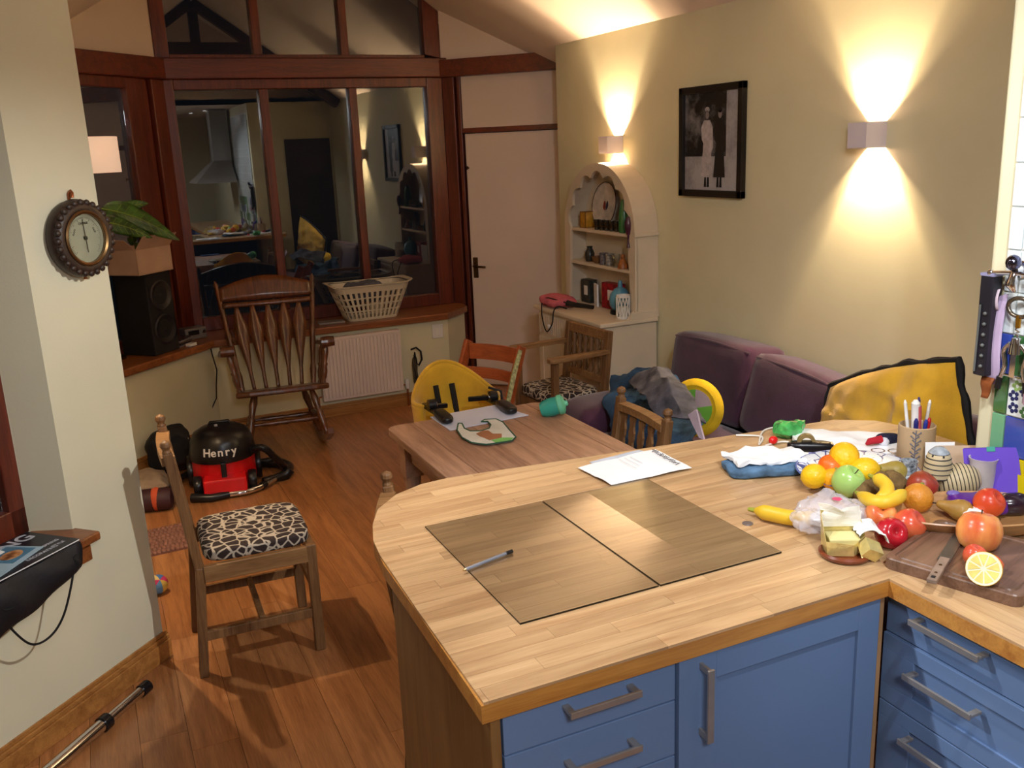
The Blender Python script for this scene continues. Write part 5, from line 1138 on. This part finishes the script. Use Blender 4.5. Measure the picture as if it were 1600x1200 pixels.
for r0,r1 in zip(rings,rings[1:]):
    for i in range(n): b.b.faces.new((r0[i],r0[(i+1)%n],r1[(i+1)%n],r1[i]))
b.b.faces.new(rings[0][::-1]); b.b.faces.new(rings[-1]); b.done('board',WAL,cb)
kn=thing('kitchen_knife','small knife with a pale worn wooden handle lying on the cutting board','knife',(1.409,1.155,.9375),math.atan2(.128,.233))
B().box((0,-.0095,0),(.118,.0095,.010)).done('wooden_handle',mat('worn_handle','#8a7464',.6,var=.15,scale=30),kn,bevel=.002)
B().prism([(.108,-.011),(.255,-.011),(.262,-.006),(.264,.004),(.245,.013),(.115,.014)],.003,.0048).done('blade',mat('worn_blade','#7c7c80',.3,.9),kn)
for x in (.035,.075): B().lathe([(0,0),(.0035,0),(.003,.001),(0,.0012)],10,T(x,0,.0099)).done('rivet',BRA,kn,True)
B().box((.008,-.004,.0098),(.018,.004,.0106)).done('hanging_hole',BLKM,kn)
apple('small red apple on the cutting board behind the lemon half',(1523,868),.957,.023,APR,'small_apple',(.3,.2,0),stem=False)
apple('bitten red apple piece half hidden behind the lemon half',(1553,882),.950,.018,APR,'apple_piece',(.3,.9,0),stem=False)
lh=thing('lemon_half','cut lemon half facing forward on the cutting board','lemon',atz(1538,889,.965),(math.radians(66),0,math.radians(-64)))
lh.scale=(1.17,1.17,1.17)
B().lathe([(0,-.034),(.010,-.030),(.020,-.022),(.027,-.008),(.0285,.004),(.028,.0055),(0,.005)],28).done('peel',LEM,lh,True)
B().lathe([(0,.0055),(.0278,.0055),(.0275,.0065),(0,.0065)],28).done('pith',mat('lemon_pith','#f4ecc8',.5),lh)
for k in range(9):
    a0=2*PI*k/9; B().prism([(.004*math.cos(a0+.35),.004*math.sin(a0+.35))]+[(.0238*math.cos(a0+.05+.6*i/4),.0238*math.sin(a0+.05+.6*i/4)) for i in range(5)],.0064,.0072).done('segment',mat('lemon_flesh','#ead67c',.2,var=.1,scale=60,coat=.5),lh)
cs=thing('round_coaster','round red-brown wooden coaster with a raised rim','coaster',(1.402,1.375,WZ)); B().lathe([(0,0),(.048,0),(.054,.004),(.055,.010),(.050,.014),(.045,.010),(.043,.007),(0,.007)],40).done('turned_wood',mat('red_brown_turned_wood','#7a3a20',.3,coat=.4),cs,True)
gf=thing('gold_foil_packet','torn gold foil butter packet standing on the coaster','packet',(1.405,1.385,.918),math.radians(-28))
GOLD=mat('gold_foil','#e4d188',.3,.4,var=.15,scale=20,bump=.2,bscale=60)
B().box((-.034,-.024,.001),(.032,.024,.036)).rough(.003,40).done('butter_block',mat('butter','#e8dc9a',.4),gf,bevel=.003)
b=B(); LO=[(-.040,-.030),(.014,-.034),(.036,-.012),(.038,.026),(-.038,.028)]; HI=[(-.046,-.034,.036),(.012,-.040,.030),(.042,-.014,.040),(.046,.030,.062),(-.042,.034,.082)]
va=[b.b.verts.new((p[0],p[1],.001)) for p in LO]; vb=[b.b.verts.new(p) for p in HI]
for k in range(5): b.b.faces.new((va[k],va[(k+1)%5],vb[(k+1)%5],vb[k]))
o=b.done('foil_wrapper',GOLD,gf); o.modifiers.new('s','SOLIDIFY').thickness=.0008
b=B().box((-.020,-.016,-.002),(.020,.016,.026)).rough(.003,50); o=b.done('folded_foil_end',GOLD,gf); o.location=(.040,-.036,.010); o.rotation_euler=(.5,.5,.3)
WL=mat('white_gold_lining','#f4efe0',.5,var=.06,scale=18)
def lin1(u,v): return V((-.042+.088*u,.026+.012*v-.02*math.sin(PI*u)*v,.045+.052*v-.012*u*v))+noise.noise_vector(V((u*3,v*3,0)))*.010*v
B().grid(lin1,12,8).done('white_lining',WL,gf).modifiers.new('s','SOLIDIFY').thickness=.0008
def lin2(u,v): return V((.028+.062*u,-.028+.066*v,.044+.022*math.sin(2.4*u)-.030*u*u))+noise.noise_vector(V((u*4,v*4,3)))*.008
B().grid(lin2,12,8).done('white_lining',WHT,gf).modifiers.new('s','SOLIDIFY').thickness=.0008
pb=B().pad((-.098,-.075,0),(.092,.078,.066),2.4,24).rough(.020,16,3,0).rough(.010,40,9,0).rough(.004,95,2,0)
def bagmat():
    a=N('thin_clear_plastic_bag'); b=a.b; b.inputs['Base Color'].default_value=(.80,.78,.86,1); b.inputs['Roughness'].default_value=.18; b.inputs['Alpha'].default_value=.42; b.inputs['Specular IOR Level'].default_value=.8; b.inputs['Coat Weight'].default_value=.6; return a.m
o=pb.done('plastic_bag',bagmat(),None,True); tag(o,'crumpled clear plastic bag in front of the patterned plate','bag'); place(o,(1.482,1.505,WZ),.3)
B().prism([(.012*math.cos(k),.012*math.sin(k)) for k in range(6)],0,.001,T(.02,-.005,.066)).rough(.002,50).done('pink_print',mat('pink_print','#d84a78',.5),o)
cr=B().pad((-.05,-.04,.004),(.045,.04,.045),3,12).rough(.014,20,12,.002).done('white_paper_inside',WHT,o,True)
# ---------------------------------------------------------------- back of the worktop
def flatpad(name,lab,cat,corners,z0,h_,m,amp=.006,seed=1,sc=12):
    c=[atz(*p,z0+h_) for p in corners]
    def top(u,v):
        p=(c[0]*(1-u)+c[1]*u)*(1-v)+(c[3]*(1-u)+c[2]*u)*v; e=(16*u*(1-u)*v*(1-v))**.25; p.z=z0+.001+h_*e+amp*noise.noise(p*sc+V((seed,0,0)))*e; p+=noise.noise_vector(p*sc*.8+V((seed*3,0,0)))*amp*.6*V((1,1,0)).length*.7; p.z=max(p.z,z0+.001); return p
    b=B().grid(top,20,14,0)
    b.grid(lambda u,v:V(((c[0]*(1-u)+c[1]*u)*(1-v)+(c[3]*(1-u)+c[2]*u)*v).xy.to_3d())+V((0,0,z0+.0006)),20,14,0)
    return tag(b.done(name,m,None,True),lab,cat)
crumple('folded blue cloth under the white envelope at the back of the worktop','folded_cloth','cloth',(-.108,-.058,0),(.104,.058,.026),mat('denim_blue','#4f7090',.85,var=.25,scale=30,bump=.2),2,.008,14,e=5,flat=0,M=T(*atz(1193,728,.925).xy,WZ)@RZ(math.radians(-18)))
crumple('crumpled white envelope lying on the folded blue cloth','white_envelope','envelope',(-.108,-.060,0),(.108,.060,.014),WHT,5,.014,19,e=14,flat=0,M=T(*atz(1194,706,.955).xy,WZ+.024)@RZ(math.radians(-16))@RY(.03))
crumple('large flat white paper bag at the back of the worktop','paper_bag','paper bag',(-.175,-.085,0),(.175,.085,.018),WHT,8,.012,12,e=12,flat=0,M=T(*atz(1338,688,.925).xy,WZ)@RZ(math.radians(-42)))
crumple('green crumpled plastic wrapper at the back edge of the worktop','green_wrapper','wrapper',(-.045,-.035,0),(.045,.035,.05),mat('green_film','#4cb45c',.2,var=.25,scale=25,coat=.6),4,.014,26,flat=.001,M=T(*atz(1234,682,.912).xy,WZ))
rt=B().ball((0,0,.014),.013,2,scale=(1.2,.9,1)).done('red_bottle_top',REDP,None,True); tag(rt,'small red bottle top beside the green wrapper','bottle top'); place(rt,(*atz(1208,694,.912).xy,WZ))
cb_=crv([atz(*p,.915) for p in ((1150,680),(1190,682),(1186,694),(1192,674),(1215,668),(1240,676),(1262,674),(1266,684),(1250,692),(1222,690),(1196,696))],6); wc=B().tube(cb_,.0028,6).done('white_cable',WHP,None,True); tag(wc,'thin white charging cable looped behind the white envelope','cable')
tp=thing('tape_dispenser','black tape dispenser with a yellow label behind the lemons','tape dispenser',(*atz(1266,706,.912).xy,WZ),math.radians(-35))
B().pad((-.065,-.022,0),(.065,.022,.034),3.5,8).done('base',BLK,tp,True); B().lathe([(.016,-.009),(.026,-.009),(.026,.009),(.016,.009),(.016,-.009)],22,T(-.012,0,.030)@RX(PI/2)).done('tape_roll',mat('tape_amber','#8a7448',.3),tp,True)
B().box((-.03,-.0175,.008),(.01,-.0155,.02)).done('yellow_label',mat('label_yellow','#e6e070',.5),tp); B().box((.045,-.012,.02),(.062,.012,.03)).done('cutter',CHROME,tp,bevel=.002)
tu=thing('white_tube','white tube with a blue label beside the tape dispenser','tube',(0,0,0)); a=atz(1243,712,.925); c=atz(1302,716,.925)
B().tube([a,a.lerp(c,.85),c],[.012,.012,.004],14).done('tube_body',WHP,tu,True); B().tube([a.lerp(c,.35),a.lerp(c,.75)],.0125,14).done('blue_label',mat('label_blue','#8a8ad0',.4),tu,True)
tw=B().tube([atz(1244,704,.918),atz(1304,708,.918)],.005,8).done('red_pencil',mat('red_pencil','#8a1c24',.4),None,True); tag(tw,'dark red pencil lying behind the white tube','pencil')
crumple('small multicoloured hair ties heaped by the plate','hair_ties','hair tie',(-.03,-.012,0),(.03,.012,.014),mat('hair_tie_mix','#9a6a80',.8,var=.5,scale=80),2,.006,40,flat=.001,M=T(*atz(1252,726,.912).xy,WZ))
ty=thing('stuffed_bird_toy','small navy, red and white stuffed toy beside the pencil pot','toy',(*atz(1385,688,.93).xy,WZ),math.radians(-30))
B().pad((-.03,-.02,.002),(.04,.02,.04),3,8).done('navy_body',mat('navy_plush','#1a1c38',.9,bump=.3),ty,True); B().ball((-.012,-.018,.02),.015,2).done('white_face',mat('white_plush','#d8d8e0',.9,bump=.3),ty,True)
B().tube([(-.02,-.02,.03),(-.055,-.025,.025),(-.065,-.03,.018)],[.012,.010,.004]).done('red_beak',mat('red_felt','#b01828',.9),ty,True); B().box((.038,-.025,.0),(.07,.0,.024)).done('red_scarf',MT['red_felt'],ty,bevel=.004)
gl=thing('silver_spectacles','silver clip and spectacles lying on the white paper bag','spectacles',(*atz(1385,705,.935).xy,WZ+.026),math.radians(-40))
for x in (-.022,.022): B().lathe([(.017,-.001),(.019,0),(.017,.001),(.015,0),(.017,-.001)],20,T(x,0,0)).done('lens_rim',CHROME,gl,True)
B().tube([(.04,0,0),(.06,.03,0),(.06,.09,.0)],.0016,5).done('temple',CHROME,gl,True)
cp=thing('pencil_pot','beige pottery pot with a grey sprig holding pens','pot',(*atz(1440,722,.911).xy,WZ))
cp.location=(1.985,1.712,WZ); CPM=mat('beige_pottery','#b89c78',.6,var=.06,scale=8)
B().lathe([(0,0),(.047,0),(.048,.004),(.048,.112),(.045,.114),(.043,.112),(.043,.006),(0,.006)],36).done('pot_body',CPM,cp,True)
b=B()
for k in range(7):
    a=math.radians(222-6*(k%2)); z=.03+.011*k; c0=V((.0485*math.cos(a),.0485*math.sin(a),z)); 
    for s in (-1,1):
        a2=a+s*.22; b.tube([c0,V((.0487*math.cos(a2),.0487*math.sin(a2),z+.009))],[.0012,.0022],5)
b.tube([V((.0485*math.cos(math.radians(219)),.0485*math.sin(math.radians(219)),.01+.1*i/5)) for i in range(6)],.0014,5); b.done('painted_sprig',mat('sprig_grey','#6a6a76',.6),cp)
for k,(dx,dy,lx,ly,h_,r,c,nm,lab) in enumerate(((-.02,.01,-.02,.012,.175,.0045,'#e8e6e4','white_pen','white pen leaning left in the pencil pot'),(-.005,-.008,-.022,.004,.178,.0115,'#e9e4e2','marker_pen','thick white marker with a red stripe in the pencil pot'),(.008,.0,-.006,.008,.18,.0045,'#3a3070','violet_pen','violet pen in the pencil pot'),(.018,.014,.0,.010,.165,.004,'#b89a70','wooden_pencil','plain wooden pencil in the pencil pot'),(.026,-.008,.006,-.002,.172,.0045,'#d8d0c8','pale_pen','pale pen at the right of the pencil pot'),(.012,-.022,.002,-.006,.128,.006,'#c02028','red_pen','short red pen in the pencil pot'),(-.022,-.014,-.004,-.004,.13,.006,'#2a2c78','navy_pen','short navy pen at the left of the pencil pot'),(.0,-.026,.0,-.002,.126,.0055,'#2c3c98','blue_pen','short blue pen at the front of the pencil pot'))):
    t=thing(nm,lab,'pen' if 'pencil' != nm[-6:] else 'pencil',(1.985,1.712,WZ)); a=V((dx*.5,dy*.5,.008)); c_=V((dx+lx*.6,dy+ly*.6,h_)); B().tube([a,c_],r,10).done('barrel',mat('pen_'+nm,c,.35),t,True); B().tube([c_,c_+(c_-a).normalized()*.008],[r*.95,r*.5],10).done('end_cap',WHP if k in(0,1,4) else mat('pen_'+nm,c),t,True)
    if nm=='marker_pen': B().tube([a.lerp(c_,.5)+V((.004,-.003,0)),a.lerp(c_,.95)+V((.004,-.003,0))],r*.86,10).done('red_stripe',mat('stripe_red','#c85a60',.4),t,True)
en=thing('cream_card','cream card and envelope standing behind the striped pottery bird','card',(2.01,1.605,WZ),math.radians(-30)); B().box((-.075,-.001,0),(.0,.001,.085),RX(-.15)).done('white_card',WHT,en); B().box((-.045,-.012,0),(.065,-.009,.078),RX(-.12)).done('cream_envelope',mat('cream_paper','#d0b69c',.6),en)
# striped pottery bird: ribbed body of stacked rings
SC1=mat('pottery_cream','#c8b690',.5); SC2=mat('pottery_black','#33302e',.5)
sn=thing('striped_pottery_bird','cream and black striped pottery bird behind the wooden dish','figurine',(1.862,1.497,WZ),math.radians(-35))
def ribs(name,prof,M,sx=1,sy=1,stripe=.006):
    b=B().lathe([(r,z) for r,z in prof],28,M,sx,sy); o=b.done(name,SC1,sn,True)
    zs=[]; z=prof[1][1]
    while z<prof[-2][1]:
        for (r0,z0),(r1,z1) in zip(prof,prof[1:]):
            if z0<=z<=z1: r=r0+(r1-r0)*(z-z0)/max(1e-9,z1-z0); zs.append((r,z)); break
        z+=stripe*2
    b=B()
    for r,z in zs: b.lathe([(r-.001,z-stripe*.4),(r+.0014,z),(r-.001,z+stripe*.4)],28,M,sx,sy)
    b.done(name+'_stripes',SC2,o,True)
ribs('body',[(0,-.055),(.02,-.052),(.036,-.04),(.042,-.015),(.042,.01),(.034,.030),(.02,.046),(0,.050)],T(.022,0,.045)@RY(math.radians(78)),1,1,.0045)
ribs('head',[(0,.0),(.034,.004),(.034,.02),(.030,.045),(.026,.062),(.014,.072),(0,.075)],T(-.03,0,.052),1,1,.006)
B().lathe([(0,-.002),(.028,0),(.024,.02),(.012,.032),(0,.034)],22,T(-.03,0,.098)).done('blue_cap',mat('pale_blue_glaze','#a4acb4',.4,var=.2,scale=60),sn,True)
for a in (-2.4,-1.4): B().ball((-.03+.0235*math.cos(a),.0235*math.sin(a),.112),.004,2).done('eye',SC2,sn,True)
B().lathe([(.03,0),(.036,0),(.036,.01),(.03,.01)],20,T(-.0,0,0)).done('foot_ring',SC1,sn,True)
pc=thing('black_and_white_beaker','clear beaker with a black and white pattern left of the pottery bird','beaker',(*atz(1419,748,.92).xy,WZ)); B().lathe([(0,0),(.016,0),(.022,.06),(.020,.06),(.0145,.004),(0,.004)],18).done('beaker_body',mat('beaker_pattern','#9aa0a8',.15,var=.6,scale=90,coat=.5),pc,True)
cn=thing('candle_jar','frosted jar with a cream candle right of the pottery bird','candle',(1.985,1.485,WZ)); cn.location=(1.942,1.470,WZ)
B().lathe([(0,0),(.030,0),(.031,.01),(.030,.085),(.034,.098),(.031,.098),(.027,.085),(.027,.006),(0,.006)],20,jit=.05).done('frosted_jar',mat('frosted_film','#d8cfd0',.4,alpha=.75),cn,True); B().lathe([(0,.008),(.025,.008),(.024,.07),(0,.072)],18).done('wax',mat('apricot_wax','#e0bc98',.5),cn,True)
b=thing('pale_blue_bottle','pale blue spouted bottle lying on the worktop by the wall end','bottle',(2.09,1.68,WZ+.03)); B().lathe([(0,-.05),(.008,-.05),(.010,-.02),(.018,-.01),(.020,.005),(.012,.018),(.009,.035),(.009,.055),(0,.055)],16,RY(PI/2)@RX(0)).done('bottle_body',mat('pale_blue_glaze_b','#98a8b4',.4),b,True); b.rotation_euler=(0,0,math.radians(-35)); b.location.z=WZ+.021
B().lathe([(0,-.062),(.015,-.066),(.007,-.05),(0,-.048)],14,RY(PI/2)).done('cream_stopper',mat('stopper_cream','#d0b898',.5),b,True)
cd=thing('purple_card','purple folded card leaning on the tiled wall','card',(1.945,1.432,WZ),(0,math.radians(10),math.radians(24)))
cd.scale=(1.2,1.2,1.2)
B().box((-.001,-.052,0),(.001,.052,.105),RX(math.radians(-12))).done('card_front',mat('purple_card','#6a4cc8',.5,var=.02),cd); B().box((.006,-.052,.002),(.007,.052,.106),RX(math.radians(-12))).done('card_back',mat('purple_card_back','#5a3cb0',.5),cd); B().box((-.002,-.010,.098),(-.0012,.006,.108),RX(math.radians(-12))).done('teal_sticker',mat('teal_sticker','#4aa898',.5),cd)
yc_=thing('yellow_card','bright yellow card behind the silver wrappers on the tiled wall','card',(1.966,1.355,WZ),(0,math.radians(6),0)); B().box((-.001,-.045,0),(.001,.045,.07)).done('card_sheet',mat('card_yellow','#d8c400',.5),yc_)
for k,(p,sz,m_,lab) in enumerate((((1552,757),(.045,.022,.02),CHROME,'crumpled silver foil behind the purple packet'),((1585,770),(.04,.02,.018),mat('grey_film','#9aa0b0',.2,var=.4,scale=40,coat=.6),'grey plastic wrapper right of the silver foil'))):
    crumple(lab,'foil_wrapper','wrapper',(-sz[0],-sz[1],0),(sz[0],sz[1],sz[2]*1.6),m_,k+20,.008,35,flat=.001,M=T(*(V((1.925-.005*k,1.365-.10*k,WZ))))@RZ(-.6))
# ---------------------------------------------------------------- on the tiled wall
hk=thing('chrome_wall_hook','chrome double towel hook on the white tiles','hook',(1.977,1.44,1.475))
B().lathe([(0,0),(.020,0),(.020,.006),(.012,.010),(.010,.030),(0,.03)],20,RY(-PI/2)).done('rose',CHROME,hk,True)
B().tube([(-.03,.06,-.012),(-.03,.0,-.006),(-.03,-.06,-.01)],.0055,10).done('bar',CHROME,hk,True)
for y in (.06,-.06): B().ball((-.03,y,-.012),.009,2).done('bar_end',CHROME,hk,True)
B().ball((-.035,0,.018),.019,2,scale=(1,.9,1)).done('knob',mat('dark_chrome','#6a6a88',.08,1),hk,True); B().tube([(-.03,0,-.006),(-.034,0,-.035),(-.028,-.004,-.05)],[.008,.014,.006],10).done('lower_hook',CHROME,hk,True)
ck=thing('corkscrew','silver winged corkscrew hanging below the chrome hook','corkscrew',(1.958,1.425,1.40))
R_=[V((0,.030*math.cos(a),-.012+.022*math.sin(a))) for a in [2*PI*k/20 for k in range(21)]]; B().tube(R_,.0052,8).done('opener_ring',mat('worn_steel','#7c7468',.25,.9),ck,True)
B().tube([(0,0,-.03),(0,0,-.06)],.006,10).done('brass_shaft',mat('brass_shaft','#b8862c',.25,.9),ck,True)
B().tube([V((.0045*math.cos(k*.9),.0045*math.sin(k*.9),-.06-.0016*k)) for k in range(36)],.0018,6).done('worm',CHROME,ck,True)
B().lathe([(0,-.125),(.016,-.123),(.014,-.10),(.010,-.085),(0,-.083)],16).done('bell',CHROME,ck,True); B().tube([(0,-.028,-.178),(0,.028,-.178)],.003,8).box((-.006,-.007,-.18),(.006,.007,-.12)).done('frame_bar',CHROME,ck)
for s in (-1,1):
    B().tube(crv([V((0,s*.014,-.10)),V((0,s*.030,-.12)),V((0,s*.024,-.155)),V((0,s*.034,-.19))],5),[.006]*16,8).done('lever_arm',CHROME,ck,True); B().tube([(0,s*.034,-.185),(0,s*.038,-.215)],.0075,8).done('dark_tip',BLK,ck,True)
rk=thing('wall_rack','black framed wall rack at the edge of the tiled wall','rack',(1.976,1.492,1.335))
B().box((-.035,-.004,-.125),(0,.03,.125)).done('frame',mat('rack_black','#1c1a22',.4),rk,bevel=.003); B().box((-.036,-.006,.12),(.0,.031,.127)).done('top_edge',mat('rack_lilac_edge','#8a88a8',.4),rk)
b=B().tube([(-.038,.022,.05),(-.038,.024,-.115)],.0028,6)
for k in range(6): b.ball((-.037,.008,.03-.026*k),.0055,1)
b.done('beads',mat('bead_grey','#5c5e5c',.4),rk,True)
pn=thing('pinned_notes','lilac and white paper notes pinned beside the black rack','paper',(1.972,1.487,1.30)); 
B().grid(lambda u,v:V((-.004-.010*math.sin(PI*v),.018-.040*u,.10-.22*v+.015*u)),5,10,0).done('note',mat('lilac_paper','#b8a4c4',.7),pn,True).modifiers.new('s','SOLIDIFY').thickness=.001
B().grid(lambda u,v:V((-.012-.006*math.sin(PI*v),.024-.03*u,.115-.05*v+.01*u)),4,5,0).done('note',mat('pink_note','#c8b4c0',.7),pn,True).modifiers.new('s','SOLIDIFY').thickness=.001
br=B().grid(lambda u,v:V((-.010-.004*math.sin(6*v),.02-.035*u*(1-v*.5),-.055*v)),5,6,0).done('brown_leather_tag',mat('brown_leather','#8a4a20',.7),None,True); br.modifiers.new('s','SOLIDIFY').thickness=.003; tag(br,'brown leather tag hanging under the black rack','tag'); place(br,(1.974,1.49,1.205))
sp_=B().lathe([(0,0),(.02,0),(.024,.02),(.018,.05),(0,.055)],14,RX(.3)).done('pink_tumbler',mat('pink_clear','#c8a0b4',.2,alpha=.8),None,True)
tag(sp_,'small pink soap dish fixed to the flowered tile','soap dish'); place(sp_,(1.955,1.37,1.165))
